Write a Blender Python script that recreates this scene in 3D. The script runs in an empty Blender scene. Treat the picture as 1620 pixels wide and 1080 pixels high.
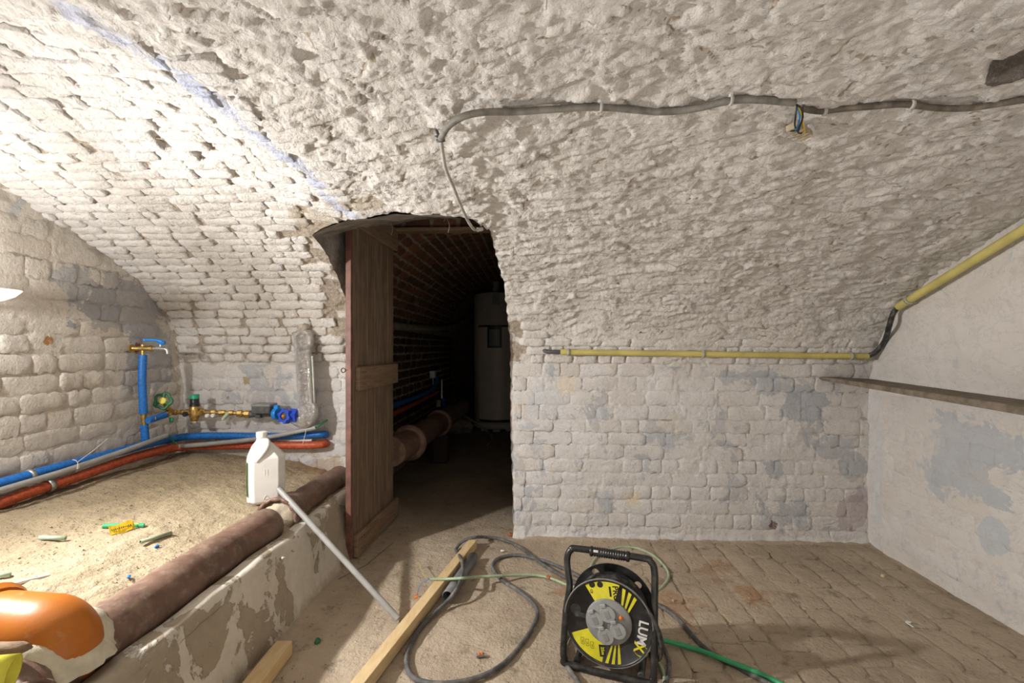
import bpy, bmesh, math, random
import numpy as np
from mathutils import Vector, Matrix, Quaternion
from math import pi, sin, cos, radians, sqrt, atan2
S = bpy.context.scene
COL = S.collection
R = random.Random(7)

# ------------------------------------------------------------------ camera
F = 740.0; HOR = 550.0; EYE = 1.1; YAW = math.atan(35 / 740)
cam_data = bpy.data.cameras.new('camera'); cam = bpy.data.objects.new('camera', cam_data); COL.objects.link(cam)
cam.location = (0, 0, EYE); cam.rotation_euler = (pi / 2, 0, YAW)
cam_data.sensor_width = 36; cam_data.lens = F / 1620 * 36; cam_data.shift_y = (HOR - 540) / 1620
cam_data.clip_start = 0.02
S.camera = cam
# ------------------------------------------------------------------ light and exposure
S.view_settings.view_transform = 'Standard'; S.view_settings.look = 'None'
S.view_settings.gamma = 1; S.view_settings.use_curve_mapping = False
S.view_settings.exposure = 0.16
wd = bpy.data.worlds.new('world'); S.world = wd; wd.use_nodes = True
wd.node_tree.nodes['Background'].inputs[0].default_value = (0.5, 0.5, 0.5, 1)
wd.node_tree.nodes['Background'].inputs[1].default_value = 0.02
LAMP = Vector((-1.97, 1.16, 1.28))
def light(name, kind, loc, power, color, **kw):
    d = bpy.data.lights.new(name, kind); d.energy = power; d.color = color
    for k, v in kw.items():
        setattr(d, k, v)
    o = bpy.data.objects.new(name, d); COL.objects.link(o); o.location = loc
    return o
def aim(o, d): o.rotation_euler = Vector(d).to_track_quat('-Z', 'Y').to_euler()
light('work_lamp_glow', 'POINT', LAMP, 26.0, (1.0, 0.99, 0.98), shadow_soft_size=0.035)
a = light('work_lamp_beam', 'SPOT', LAMP, 165.0, (1.0, 0.985, 0.965), shadow_soft_size=0.035, spot_size=radians(132), spot_blend=1.0)
aim(a, (1.0, 0.16, -0.30))
a = light('fill_light_behind', 'AREA', (0.35, -0.15, 0.25), 11, (1.0, 0.97, 0.93), shape='RECTANGLE', size=1.6, size_y=0.7)  # added unseen fill light, bounced softly off the vault
aim(a, (0.0, 0.25, 1.0))

# ------------------------------------------------------------------ pixel helpers (photo pixels -> points of the room)
def ray(px, py):
    x = (px - 810) / F; z = -(py - HOR) / F
    return Vector((x * cos(YAW) - sin(YAW), x * sin(YAW) + cos(YAW), z))
EYEV = Vector((0, 0, EYE))
def onX(px, py, X): d = ray(px, py); return EYEV + d * (X / d.x)
def onY(px, py, Y): d = ray(px, py); return EYEV + d * (Y / d.y)
def onZ(px, py, Z): d = ray(px, py); return EYEV + d * ((Z - EYE) / d.z)

# ------------------------------------------------------------------ numpy noise
_rs = np.random.RandomState(11)
PERM = np.concatenate([_rs.permutation(256)] * 3)
GR = np.stack([np.cos(np.arange(256) * 2.399963), np.sin(np.arange(256) * 2.399963)], 1)
RND = _rs.rand(4, 65536)
def gnoise(x, y, seed=0):
    x = x + seed * 17.31; y = y + seed * 9.77
    xi = np.floor(x).astype(int); yi = np.floor(y).astype(int); fx = x - xi; fy = y - yi
    u = fx ** 3 * (fx * (fx * 6 - 15) + 10); v = fy ** 3 * (fy * (fy * 6 - 15) + 10)
    def g(ix, iy):
        h = PERM[(PERM[ix & 255] + iy) & 255]
        return GR[h, 0] * (x - ix) + GR[h, 1] * (y - iy)
    a = g(xi, yi); b = g(xi + 1, yi); c = g(xi, yi + 1); d = g(xi + 1, yi + 1)
    return 1.5 * ((a + u * (b - a)) + v * ((c + u * (d - c)) - (a + u * (b - a))))
def fbm(x, y, o=4, seed=0, gain=0.5):
    t = 0; a = 1; f = 1
    for k in range(o):
        t = t + a * gnoise(x * f, y * f, seed + k); a *= gain; f *= 2.03
    return t
def sm(x, a, b):
    t = np.clip((x - a) / (b - a), 0, 1); return t * t * (3 - 2 * t)
def plates(u, v, cw, ch, seed=0, jit=0.35):
    x = u / cw; y = v / ch
    j0 = np.floor(y).astype(int)
    f1 = np.full(x.shape, 9.); f2 = np.full(x.shape, 9.); hh = np.zeros(x.shape)
    for dj in (-1, 0, 1):
        j = j0 + dj; off = 0.5 * (j % 2)
        i0 = np.floor(x - off).astype(int)
        for di in (-1, 0, 1):
            i = i0 + di
            k = (i * 7919 + j * 104729 + seed * 1301) & 65535
            dx = x - (i + 0.5 + off + (RND[0, k] - .5) * 2 * jit); dy = y - (j + 0.5 + (RND[1, k] - .5) * 2 * jit * .7)
            d = np.sqrt(dx * dx + dy * dy)
            h = (RND[2, k] - .5) + (RND[3, k] - .5) * 1.6 * dx + (RND[2, (k * 31 + 7) & 65535] - .5) * 1.4 * dy
            c = d < f1
            f2 = np.where(c, f1, np.minimum(f2, d)); hh = np.where(c, h, hh); f1 = np.where(c, d, f1)
    return hh, f2 - f1

# ------------------------------------------------------------------ material helper
class Mat:
    def __init__(s, name, rough=0.8, metal=0.0, spec=0.5):
        s.m = bpy.data.materials.new(name); s.m.use_nodes = True; s.nt = s.m.node_tree
        s.b = s.nt.nodes['Principled BSDF']; s.b.inputs['Roughness'].default_value = rough
        s.b.inputs['Metallic'].default_value = metal; s.b.inputs['Specular IOR Level'].default_value = spec
        s.bump_last = None
    def n(s, t): return s.nt.nodes.new(t)
    def l(s, a, b): s.nt.links.new(a, b)
    def put(s, sock, v):
        if hasattr(v, 'is_output'): s.l(v, sock)
        elif isinstance(v, (tuple, list)) and len(v) == 3 and sock.type == 'RGBA': sock.default_value = (*v, 1)
        else: sock.default_value = v
    def pos(s, scale=(1, 1, 1), rot=(0, 0, 0), obj=False):
        if obj:
            o = s.n('ShaderNodeTexCoord').outputs['Object']
        else:
            o = s.n('ShaderNodeNewGeometry').outputs['Position']
        m = s.n('ShaderNodeMapping'); s.l(o, m.inputs[0]); m.inputs['Scale'].default_value = scale; m.inputs['Rotation'].default_value = rot
        return m.outputs[0]
    def noise(s, scale, detail=4, rough=0.55, vec=None, dist=0.0):
        t = s.n('ShaderNodeTexNoise'); t.inputs['Scale'].default_value = scale; t.inputs['Detail'].default_value = detail
        t.inputs['Roughness'].default_value = rough; t.inputs['Distortion'].default_value = dist
        s.l(vec or s.pos(), t.inputs['Vector']); return t.outputs[0]
    def ramp(s, f, a, b, smooth=True):
        t = s.n('ShaderNodeMapRange'); t.interpolation_type = 'SMOOTHSTEP' if smooth else 'LINEAR'
        s.put(t.inputs[0], f); t.inputs[1].default_value = a; t.inputs[2].default_value = b
        return t.outputs[0]
    def math(s, op, a, b=0.0, c=0.0):
        t = s.n('ShaderNodeMath'); t.operation = op; s.put(t.inputs[0], a); s.put(t.inputs[1], b); s.put(t.inputs[2], c); return t.outputs[0]
    def mix(s, f, a, b):
        t = s.n('ShaderNodeMix'); t.data_type = 'RGBA'; s.put(t.inputs[0], f); s.put(t.inputs[6], a); s.put(t.inputs[7], b); return t.outputs[2]
    def attr(s, name):
        t = s.n('ShaderNodeAttribute'); t.attribute_name = name; return t.outputs['Fac']
    def rand(s): return s.n('ShaderNodeObjectInfo').outputs['Random']
    def blob(s, c, r, nz, wob=0.6, soft=0.06):
        """soft-edged patch: 1 inside an ellipsoid of radii r about c, edge broken up by the noise nz"""
        m = s.n('ShaderNodeMapping'); s.l(s.n('ShaderNodeNewGeometry').outputs['Position'], m.inputs[0])
        m.vector_type = 'POINT'
        m.inputs['Location'].default_value = tuple(-c[i] / r[i] for i in range(3)); m.inputs['Scale'].default_value = tuple(1 / r[i] for i in range(3))
        v = s.n('ShaderNodeVectorMath'); v.operation = 'LENGTH'; s.l(m.outputs[0], v.inputs[0])
        d = s.math('ADD', v.outputs['Value'], s.math('MULTIPLY', s.math('SUBTRACT', nz, 0.5), wob * 2.5))
        return s.ramp(d, 1.0, 1.0 - soft)
    def color(s, c): s.put(s.b.inputs['Base Color'], c)
    def bump(s, h, dist, strength=1.0):
        t = s.n('ShaderNodeBump'); t.inputs['Distance'].default_value = dist; t.inputs['Strength'].default_value = strength
        s.l(h, t.inputs['Height'])
        if s.bump_last: s.l(s.bump_last, t.inputs['Normal'])
        s.bump_last = t.outputs[0]; s.l(t.outputs[0], s.b.inputs['Normal'])
def simple(name, col, rough=0.5, metal=0.0, var=0.15, scale=30, bump=0.0, spec=0.5, obj=False, dust=0.0):
    m = Mat(name, rough, metal, spec)
    n = m.noise(scale, 5, .6)
    c = m.mix(m.ramp(n, .3, .7), tuple(x * (1 - var) for x in col), tuple(min(1, x * (1 + var)) for x in col))
    if dust:
        c = m.mix(m.math('MULTIPLY', m.ramp(m.noise(scale * .7 + 3, 6, .7), .45, .75), dust), c, (.42, .37, .30))
    m.color(c)
    if bump: m.bump(n, bump)
    return m.m

def whitewash(name, base, dark, patch, patch_t=0.62, patch_s=3.0, bare=(.27, .22, .165), stain=(.5, .38, .22), stain_t=.68, blobs=(), b1=.006, b2=.0025, squash=(1, 1, 1), extra=None):
    m = Mat(name, .85, 0, .25)
    p = m.pos(squash)
    n1 = m.noise(4.0, 5, .6, p); n2 = m.noise(17, 6, .65, p); n3 = m.noise(70, 5, .6, p); n4 = m.noise(patch_s, 8, .68, p, .6)
    c = m.mix(m.ramp(n1, .3, .7), base, dark)
    c = m.mix(m.math('MULTIPLY', m.ramp(n2, .52, .75), .28), c, tuple(x * .72 for x in base))
    pm = m.ramp(n4, patch_t, patch_t + .025)
    c = m.mix(m.math('MULTIPLY', pm, .8), c, m.mix(m.ramp(n2, .3, .7), patch, tuple(x * 1.25 for x in patch)))
    if stain_t:
        st = m.noise(6.5, 7, .7, m.pos((1, 1, 1.6), (0, .3, 0)))
        c = m.mix(m.math('MULTIPLY', m.ramp(st, stain_t, stain_t + .1), .45), c, stain)
    if blobs: nb = m.noise(8, 8, .68, None, .5)
    for (cc, rr, colr, amt, wob) in blobs:
        c = m.mix(m.math('MULTIPLY', m.blob(cc, rr, nb if max(rr) > .06 else n3, wob), amt), c, m.mix(n2, colr, tuple(min(1, x * 1.3) for x in colr)))
    if extra: c = extra(m, c, n1, n2, n3)
    rd = m.rand()
    c = m.mix(m.math('MULTIPLY', m.ramp(rd, .55, 1.0), .35), c, tuple(x * y for x, y in zip(base, (.86, .82, .76))))
    c = m.mix(m.math('MULTIPLY', m.ramp(rd, .3, 0.0), .30), c, tuple(x * y for x, y in zip(base, (.86, .87, .88))))
    crk = m.noise(7, 9, .72, m.pos((1, 1, 1.4)), .9)
    crk = m.math('ABSOLUTE', m.math('SUBTRACT', crk, .5))
    c = m.mix(m.math('MULTIPLY', m.ramp(crk, .012, .003), .45), c, tuple(x * .55 for x in base))
    bm = m.math('MULTIPLY', m.ramp(m.math('ADD', m.attr('bare'), m.math('MULTIPLY', m.math('SUBTRACT', n2, .5), .9)), .42, .6), .85)
    c = m.mix(bm, c, m.mix(m.ramp(n3, .35, .65), bare, tuple(x * 1.7 for x in bare)))
    m.color(c)
    m.bump(m.noise(22, 7, .62, p, .4), b1); m.bump(n3, b2); m.bump(m.noise(48, 9, .7, p, .8), b2 * 1.3)
    return m

# ------------------------------------------------------------------ object helpers
def link(name, me, parent=None, mat=None):
    o = bpy.data.objects.new(name, me); COL.objects.link(o)
    if isinstance(mat, Mat): mat = mat.m
    if mat and not len(me.materials): me.materials.append(mat)
    if parent:
        o.parent = parent; o.matrix_parent_inverse = WM.get(parent.name, Matrix()).inverted()
    return o
WM = {}
def tag(o, label=None, cat=None, group=None, kind=None):
    if label: o['label'] = label
    if cat: o['category'] = cat
    if group: o['group'] = group
    if kind: o['kind'] = kind
    return o
def thing(name, label, cat, loc, group=None, rz=0):
    o = bpy.data.objects.new(name, None); COL.objects.link(o); o.location = loc; o.rotation_euler = (0, 0, rz)
    o.empty_display_size = .05
    WM[o.name] = Matrix.Translation(Vector(loc)) @ Matrix.Rotation(rz, 4, 'Z')
    return tag(o, label, cat, group)
def mesh(name, V, Fc, smooth=True):
    me = bpy.data.meshes.new(name); me.from_pydata([tuple(v) for v in V], [], Fc)
    if smooth: me.polygons.foreach_set('use_smooth', [True] * len(me.polygons))
    me.update(); return me
def gridmesh(name, P, keep=None, attrs=None):
    """P: (ny,nx,3) array -> quad mesh; keep: (ny-1,nx-1) bool"""
    ny, nx = P.shape[:2]
    idx = np.arange(ny * nx).reshape(ny, nx)
    q = np.stack([idx[:-1, :-1], idx[:-1, 1:], idx[1:, 1:], idx[1:, :-1]], -1)
    q = q[keep] if keep is not None else q.reshape(-1, 4)
    used = np.unique(q); re = np.full(ny * nx, -1); re[used] = np.arange(len(used)); q = re[q]
    V = P.reshape(-1, 3)[used]
    me = bpy.data.meshes.new(name)
    me.vertices.add(len(V)); me.vertices.foreach_set('co', V.astype(np.float32).ravel())
    me.loops.add(q.size); me.loops.foreach_set('vertex_index', q.astype(np.int32).ravel())
    me.polygons.add(len(q)); me.polygons.foreach_set('loop_start', np.arange(0, q.size, 4, dtype=np.int32))
    me.polygons.foreach_set('loop_total', np.full(len(q), 4, np.int32))
    me.polygons.foreach_set('use_smooth', np.ones(len(q), bool))
    me.update(calc_edges=True)
    for k, a in (attrs or {}).items():
        at = me.attributes.new(k, 'FLOAT', 'POINT'); at.data.foreach_set('value', a.reshape(-1)[used].astype(np.float32))
    me.validate(); return me
class MB:
    """collects shapes into one mesh"""
    def __init__(s): s.V = []; s.F = []; s.sm = []
    def add(s, V, Fc, M=None, smooth=True):
        b = len(s.V)
        for v in V:
            v = Vector(v); s.V.append(M @ v if M else v)
        for f in Fc: s.F.append([i + b for i in f]); s.sm.append(smooth)
        return s
    def box(s, c, d, M=None, bev=0.0, seg=1):
        bm = bmesh.new(); bmesh.ops.create_cube(bm, size=1)
        for v in bm.verts: v.co = Vector((v.co.x * d[0] + c[0], v.co.y * d[1] + c[1], v.co.z * d[2] + c[2]))
        if bev: bmesh.ops.bevel(bm, geom=list(bm.edges), offset=bev, segments=seg, affect='EDGES', profile=.5)
        bm.verts.index_update()
        s.add([v.co.copy() for v in bm.verts], [[v.index for v in f.verts] for f in bm.faces], M, False); bm.free(); return s
    def tube(s, pts, r, n=10, closed=False, caps=True, M=None, up=None):
        P = [Vector(p) for p in pts]; m = len(P)
        rr = r if isinstance(r, (list, tuple)) else [r] * m
        T = []
        for i in range(m):
            a = P[(i - 1) % m] if (closed or i > 0) else P[i]; b = P[(i + 1) % m] if (closed or i < m - 1) else P[i]
            T.append((b - a).normalized())
        nrm = T[0].orthogonal().normalized()
        V = []; Fc = []
        for i in range(m):
            if i:
                q = T[i - 1].rotation_difference(T[i]); nrm = (q @ nrm).normalized()
            bn = T[i].cross(nrm)
            for k in range(n):
                t = 2 * pi * k / n; V.append(P[i] + (nrm * cos(t) + bn * sin(t)) * rr[i])
        for i in range(m if closed else m - 1):
            j = (i + 1) % m
            for k in range(n): Fc.append([i * n + k, i * n + (k + 1) % n, j * n + (k + 1) % n, j * n + k])
        s.add(V, Fc, M)
        if caps and not closed:
            s.add(V[:n], [list(range(n))[::-1]], M, False); s.add(V[-n:], [list(range(n))], M, False)
        return s
    def lathe(s, prof, n=20, M=None, smooth=True):
        """prof: list of (r,z) about local z"""
        V = []; Fc = []
        for (r, z) in prof:
            for k in range(n): t = 2 * pi * k / n; V.append((r * cos(t), r * sin(t), z))
        for i in range(len(prof) - 1):
            for k in range(n): Fc.append([i * n + k, i * n + (k + 1) % n, (i + 1) * n + (k + 1) % n, (i + 1) * n + k])
        s.add(V, Fc, M, smooth)
        if prof[0] == prof[-1]: return s
        if prof[0][0] > 1e-5: s.add(V[:n], [list(range(n))[::-1]], M, False)
        if prof[-1][0] > 1e-5: s.add(V[-n:], [list(range(n))], M, False)
        return s
    def prism(s, poly, z0, z1, M=None, smooth=False):
        n = len(poly); V = [(x, y, z0) for x, y in poly] + [(x, y, z1) for x, y in poly]
        Fc = [list(range(n))[::-1], list(range(n, 2 * n))] + [[i, (i + 1) % n, n + (i + 1) % n, n + i] for i in range(n)]
        return s.add(V, Fc, M, smooth)
    def mesh(s, name):
        me = bpy.data.meshes.new(name); me.from_pydata([tuple(v) for v in s.V], [], s.F)
        me.polygons.foreach_set('use_smooth', s.sm); me.update(); return me
    def build(s, name, mat, parent=None): return link(name, s.mesh(name), parent, mat)
def spline(pts, k=8, closed=False):
    P = [Vector(p) for p in pts]; n = len(P); out = []
    for i in range(n if closed else n - 1):
        g = (lambda j: P[j % n]) if closed else (lambda j: P[max(0, min(n - 1, j))])
        a, b, c, d = g(i - 1), g(i), g(i + 1), g(i + 2)
        for q in range(k):
            t = q / k
            out.append(.5 * ((2 * b) + (c - a) * t + (2 * a - 5 * b + 4 * c - d) * t * t + (3 * b - a - 3 * c + d) * t ** 3))
    if not closed: out.append(P[-1])
    return out
def frame(o, z, x=None):
    """matrix at o with local z along z"""
    z = Vector(z).normalized(); x = Vector(x) if x else z.orthogonal()
    y = z.cross(x).normalized(); x = y.cross(z).normalized()
    return Matrix(((x.x, y.x, z.x, o[0]), (x.y, y.y, z.y, o[1]), (x.z, y.z, z.z, o[2]), (0, 0, 0, 1)))
def lighten(o, **k): return o

# ------------------------------------------------------------------ bricks
def brick_pool(n, nx, ny, inset=.1, rough=.25, seed=0, round_=.5, wob=.05):
    pool = []; rr = random.Random(seed)
    for q in range(n):
        V = []; Fc = []; s1 = rr.random() * 99
        xs = np.linspace(-.5, .5, nx); ys = np.linspace(-.5, .5, ny)
        for j in range(ny):
            for i in range(nx):
                x, y = xs[i], ys[j]; ex = i in (0, nx - 1); ey = j in (0, ny - 1)
                w = float(gnoise(np.array([x * 3 + s1]), np.array([y * 2.0 + q * 3.1]), seed)[0])
                z = 1 + rough * w + rr.uniform(-1, 1) * rough * .25
                sx = 1 - .035; sy = 1 - inset
                if ex or ey: z *= 1 - round_ * (1.4 if (ex and ey) else 1)
                xx = x * sx; yy = y * sy
                if ex and ey: xx *= .965; yy *= .86
                if ex: xx += rr.uniform(-wob, wob) * .35
                if ey: yy += rr.uniform(-wob, wob) * 1.1
                V.append((xx, yy, z))
        for j in range(ny - 1):
            for i in range(nx - 1): a = j * nx + i; Fc.append([a, a + 1, a + nx + 1, a + nx])
        ring = [i for i in range(nx)] + [j * nx + nx - 1 for j in range(1, ny)] + [(ny - 1) * nx + i for i in range(nx - 2, -1, -1)] + [j * nx for j in range(ny - 2, 0, -1)]
        b = len(V)
        for i in ring: V.append((V[i][0] * 1.03, V[i][1] * 1.08, -1.6))
        for k in range(len(ring)):
            k2 = (k + 1) % len(ring); Fc.append([ring[k], b + k, b + k2, ring[k2]])
        pool.append((V, Fc))
    return pool
def pool_meshes(pool, name, mat):
    out = []
    for V, Fc in pool:
        me = mesh(name, V, Fc); me.materials.append(mat); out.append(me)
    return out
def lattice(u0, u1, v0, v1, L, H, rng, header_rows=True, jit=.06):
    """rows of bricks: (uc, vc, w, h)"""
    out = []; v = v0; k = 0
    while v < v1 - H * .5:
        h = H * rng.uniform(.93, 1.07); hd = header_rows and (k % 2 == 1)
        u = u0 - rng.random() * L
        while u < u1:
            w = (L * .5 if (hd if rng.random() > .2 else not hd) else L) * rng.uniform(.9, 1.08)
            a, b = max(u, u0), min(u + w, u1)
            if b - a > .045: out.append(((a + b) / 2, v + h / 2 + rng.uniform(-1, 1) * .002, b - a, h))
            u += w
        v += h; k += 1
    return out
def lay(parent, meshes, items, place, prot, rng, tilt=.02, limit=300, score=None, stuffmat=None):
    """each brick an object of its own under its wall; those past the limit joined"""
    if score: items = sorted(items, key=score)
    for i, (u, v, w, h) in enumerate(items[:limit]):
        M = place(u, v); p = prot(u, v) * rng.uniform(.35, 1.3)
        M = M @ Matrix.Rotation(rng.gauss(0, tilt), 4, 'X') @ Matrix.Rotation(rng.gauss(0, tilt), 4, 'Y') @ Matrix.Rotation(rng.gauss(0, .012), 4, 'Z')
        if rng.random() < .5: M = M @ Matrix.Rotation(pi, 4, 'Z')
        o = bpy.data.objects.new('brick', rng.choice(meshes)); COL.objects.link(o); o.parent = parent
        o.matrix_local = M @ Matrix.Diagonal((w, h, p, 1))
    rest = items[limit:]
    if rest:
        mb = MB()
        for (u, v, w, h) in rest:
            me = rng.choice(meshes); M = place(u, v) @ Matrix.Diagonal((w, h, prot(u, v), 1))
            mb.add([x.co.copy() for x in me.vertices], [list(f.vertices) for f in me.polygons], M)
        o = mb.build('bricks_remaining', stuffmat, parent); o['kind'] = 'stuff'

# ================================================================== SETTING
XL, XR, YB = -2.114, 1.88, 2.72
ctrl = [(2.72, -.06), (2.72, .5), (2.715, .85), (2.69, 1.02), (2.63, 1.18), (2.51, 1.33), (2.32, 1.46), (2.10, 1.56), (1.85, 1.65), (1.55, 1.735), (1.25, 1.79), (.9, 1.82), (.5, 1.80), (.1, 1.71), (-.3, 1.5), (-.6, 1.2), (-.7, .8), (-.7, -.06)]
pr = np.array(ctrl)
for _ in range(4):
    q = np.empty((2 * len(pr) - 2, 2)); q[0::2] = .75 * pr[:-1] + .25 * pr[1:]; q[1::2] = .25 * pr[:-1] + .75 * pr[1:]
    pr = np.vstack([pr[:1], q, pr[-1:]])
sl = np.concatenate([[0], np.cumsum(np.hypot(*(pr[1:] - pr[:-1]).T))]); SMAX = sl[-1]
S_SPRING = float(np.interp(-1.0, -pr[:, 1][:np.argmax(pr[:, 1])][::-1], sl[:np.argmax(pr[:, 1])][::-1]))
SEAMC = [-9.0, 0.0]
def bay(X, s):
    """the left bay of the vault sits a little higher, with a fold along the blue line"""
    Y = np.interp(s, sl, pr[:, 0])
    seam = SEAMC[0] + Y * SEAMC[1]
    return (.05 * sm(seam - X, -.10, .38) - .022 * np.clip(X - .2, 0, 2)) * sm(s, .95, 1.7) * (1 - sm(s, 4.0, 4.8))
def surf(X, s):
    X = np.asarray(X, float); s = np.asarray(s, float)
    Y = np.interp(s, sl, pr[:, 0]); Z = np.interp(s, sl, pr[:, 1]) + bay(X, s)
    return np.stack([X + 0 * Y, Y, Z], -1)
def surfN(X, s):
    e = .02
    d = surf(X, s + e) - surf(X, s - e); dx = surf(np.asarray(X) + e, s) - surf(np.asarray(X) - e, s)
    n = np.cross(d, dx); return n / np.linalg.norm(n, axis=-1, keepdims=True)
if (surfN(0., .5) @ np.array([0, 1, 0])) > 0:
    _sn = surfN
    surfN = lambda X, s: -_sn(X, s)
def hit(px, py, s0=0.0):
    """photo pixel -> (X, s) on the back wall / vault"""
    d = ray(px, py); best = None
    ss = np.linspace(0.0, 3.6, 1801)
    Y = np.interp(ss, sl, pr[:, 0]); X = d.x / d.y * Y; Z = np.interp(ss, sl, pr[:, 1]) + bay(X, ss)
    e = Z - (EYE + d.z / d.y * Y)
    k = np.where(np.sign(e[:-1]) != np.sign(e[1:]))[0]
    k = k[0] if len(k) else np.argmin(abs(e))
    return float(X[k]), float(ss[k])
_h = [hit(*p) for p in ((120, 12), (190, 62), (300, 142), (420, 238), (520, 300))]
_sy = [float(np.interp(s_, sl, pr[:, 0])) for _, s_ in _h]
_c = np.polyfit(_sy, [x for x, _ in _h], 1); SEAMC = [float(_c[1]), float(_c[0])]
def hitP(px, py, off=0.0):
    X, s = hit(px, py); return Vector(surf(X, s)) + Vector(surfN(X, s)) * off
def surfM(u, v):
    P = surf(u, v); n = Vector(surfN(u, v)); return frame(P, n, (1, 0, 0))

# doorway outline in (X, s)
LJ = -1.05
open_px = [(553, 492), (536, 445), (516, 402), (494, 372), (510, 362), (550, 348), (620, 339), (700, 339), (748, 350), (775, 366), (784, 402), (796, 442), (803, 500), (808, 560), (807, 640), (809, 720), (812, 790), (812, 856)]
OP = [(LJ, 0.0), (LJ, .5), (LJ - .01, .9)] + [hit(*p) for p in open_px] ; OP[-1] = (OP[-1][0], 0.0)
OP = np.array(OP)
def dens(Pl, step=.02):
    out = []
    for a, b in zip(Pl[:-1], Pl[1:]):
        n = max(1, int(np.hypot(*(b - a)) / step))
        for k in range(n): out.append(a + (b - a) * k / n)
    out.append(Pl[-1]); return np.array(out)
OPd = dens(OP); _w = gnoise(OPd[:, 0] * 23 + OPd[:, 1] * 19, OPd[:, 1] * 11, 4) * .008
OPd[:, 0] += _w; OPd[3:-3, 1] += _w[3:-3] * .8
def inpoly(X, Y, Pl):
    c = np.zeros(X.shape, bool); n = len(Pl)
    for i in range(n):
        x1, y1 = Pl[i]; x2, y2 = Pl[(i + 1) % n]
        if y1 == y2: continue
        k = ((y1 > Y) != (y2 > Y)) & (X < (x2 - x1) * (Y - y1) / (y2 - y1) + x1); c ^= k
    return c
def insideop(X, s): return inpoly(np.asarray(X), np.asarray(s), np.vstack([OPd, [[OPd[-1, 0], -.2], [OPd[0, 0], -.2]]]))

def ceiling_extra(m, c, n1, n2, n3):
    g = m.n('ShaderNodeSeparateXYZ'); m.l(m.n('ShaderNodeNewGeometry').outputs['Position'], g.inputs[0])
    x, y = g.outputs[0], g.outputs[1]
    d = m.math('SUBTRACT', x, m.math('MULTIPLY_ADD', y, SEAMC[1], SEAMC[0]))
    d = m.math('ABSOLUTE', m.math('ADD', d, m.math('MULTIPLY', m.math('SUBTRACT', n1, .5), .12)))
    d = m.math('ADD', d, m.math('MULTIPLY', m.math('SUBTRACT', n2, .42), .14))
    mk = m.ramp(d, .046, .018)
    c = m.mix(m.math('MULTIPLY', mk, .8), c, m.mix(n2, (.33, .38, .56), (.55, .60, .74)))
    # faint second line and scattered blue limewash flecks on the left bay
    fl = m.noise(9, 8, .75, m.pos((1, 1, 1)), 1.0)
    c = m.mix(m.math('MULTIPLY', m.math('MULTIPLY', m.ramp(fl, .64, .68), m.ramp(x, -.4, -.9)), .55), c, (.33, .37, .58))
    ch = m.noise(15, 7, .7, m.pos((1, 1.2, 1.2)), .8)
    c = m.mix(m.math('MULTIPLY', m.ramp(ch, .66, .70), .7), c, m.mix(n3, (.26, .19, .12), (.34, .29, .22)))
    return c
HOLE = hitP(1612, 105)  # the pit's darkness is put into the colour over the relief
ARCHL = hitP(497, 345); ARCHM = hitP(555, 325)
M_ceil = whitewash('whitewashed_vault', (.745, .715, .675), (.665, .63, .585), (.54, .51, .465), .70, 5, stain_t=.74, b1=.010, b2=.004,
                   blobs=[(tuple(HOLE), (.055, .07, .07), (.045, .03, .02), .97, .25), (tuple(ARCHL), (.13, .10, .13), (.40, .345, .27), .9, 1.0), (tuple(ARCHM), (.14, .05, .08), (.42, .36, .28), .9, 1.0)],
                   extra=ceiling_extra)
rust = (.24, .09, .02)
def B(px, py, r, col, amt=.8, wob=1.1): return (tuple(hitP(px, py)), (r, r * 1.2, r), col, amt, wob)
M_back = whitewash('whitewashed_back_wall', (.71, .685, .665), (.645, .61, .575), (.40, .41, .435), .545, 4.2, stain=(.58, .47, .31), stain_t=.58, b1=.006, b2=.0028,
                   blobs=[B(393, 530, .022, rust), B(390, 602, .024, (.33, .25, .12)), B(362, 628, .012, (.3, .2, .1)), B(860, 553, .028, (.18, .07, .03)), B(890, 570, .018, (.55, .28, .08), .7), B(1222, 830, .025, (.13, .06, .04), .8, .9),
                          B(1345, 810, .10, (.34, .27, .29), .55, 1.4), B(1365, 790, .07, (.34, .27, .29), .55, 1.4), B(1000, 786, .045, (.62, .52, .36), .7, 1.2), B(1270, 640, .12, (.37, .385, .41), .85, .9), B(1225, 740, .055, (.37, .385, .41), .85), B(1215, 605, .09, (.38, .395, .42), .85, .9), B(1055, 700, .05, (.40, .42, .45), .8),
                          B(900, 610, .06, (.66, .56, .43), .6, 1.3), B(1150, 595, .05, (.37, .385, .41), .8, .8), B(1350, 735, .08, (.38, .39, .41), .8, .9), B(860, 640, .10, (.52, .54, .56), .6, 1.0), B(520, 745, .10, (.38, .27, .17), .6, .9)])
M_leftw = whitewash('whitewashed_left_wall', (.67, .62, .55), (.61, .555, .48), (.44, .435, .435), .63, 3.2, stain=(.47, .33, .17), stain_t=.70, b1=.007, b2=.003,
                    blobs=[((XL, 2.33, 1.33), (.2, .30, .15), (.32, .32, .33), .95, 1.2), ((XL, 2.48, 1.08), (.2, .17, .26), (.34, .34, .355), .9, 1.2), ((XL, 2.05, 1.42), (.2, .13, .06), (.37, .365, .36), .8, 1.5),
                           (tuple(onX(75, 539, XL)), (.03, .024, .02), (.32, .13, .02), .95, .5), (tuple(onX(215, 550, XL)), (.05, .03, .03), (.20, .06, .03), .95, .6)])
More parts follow.
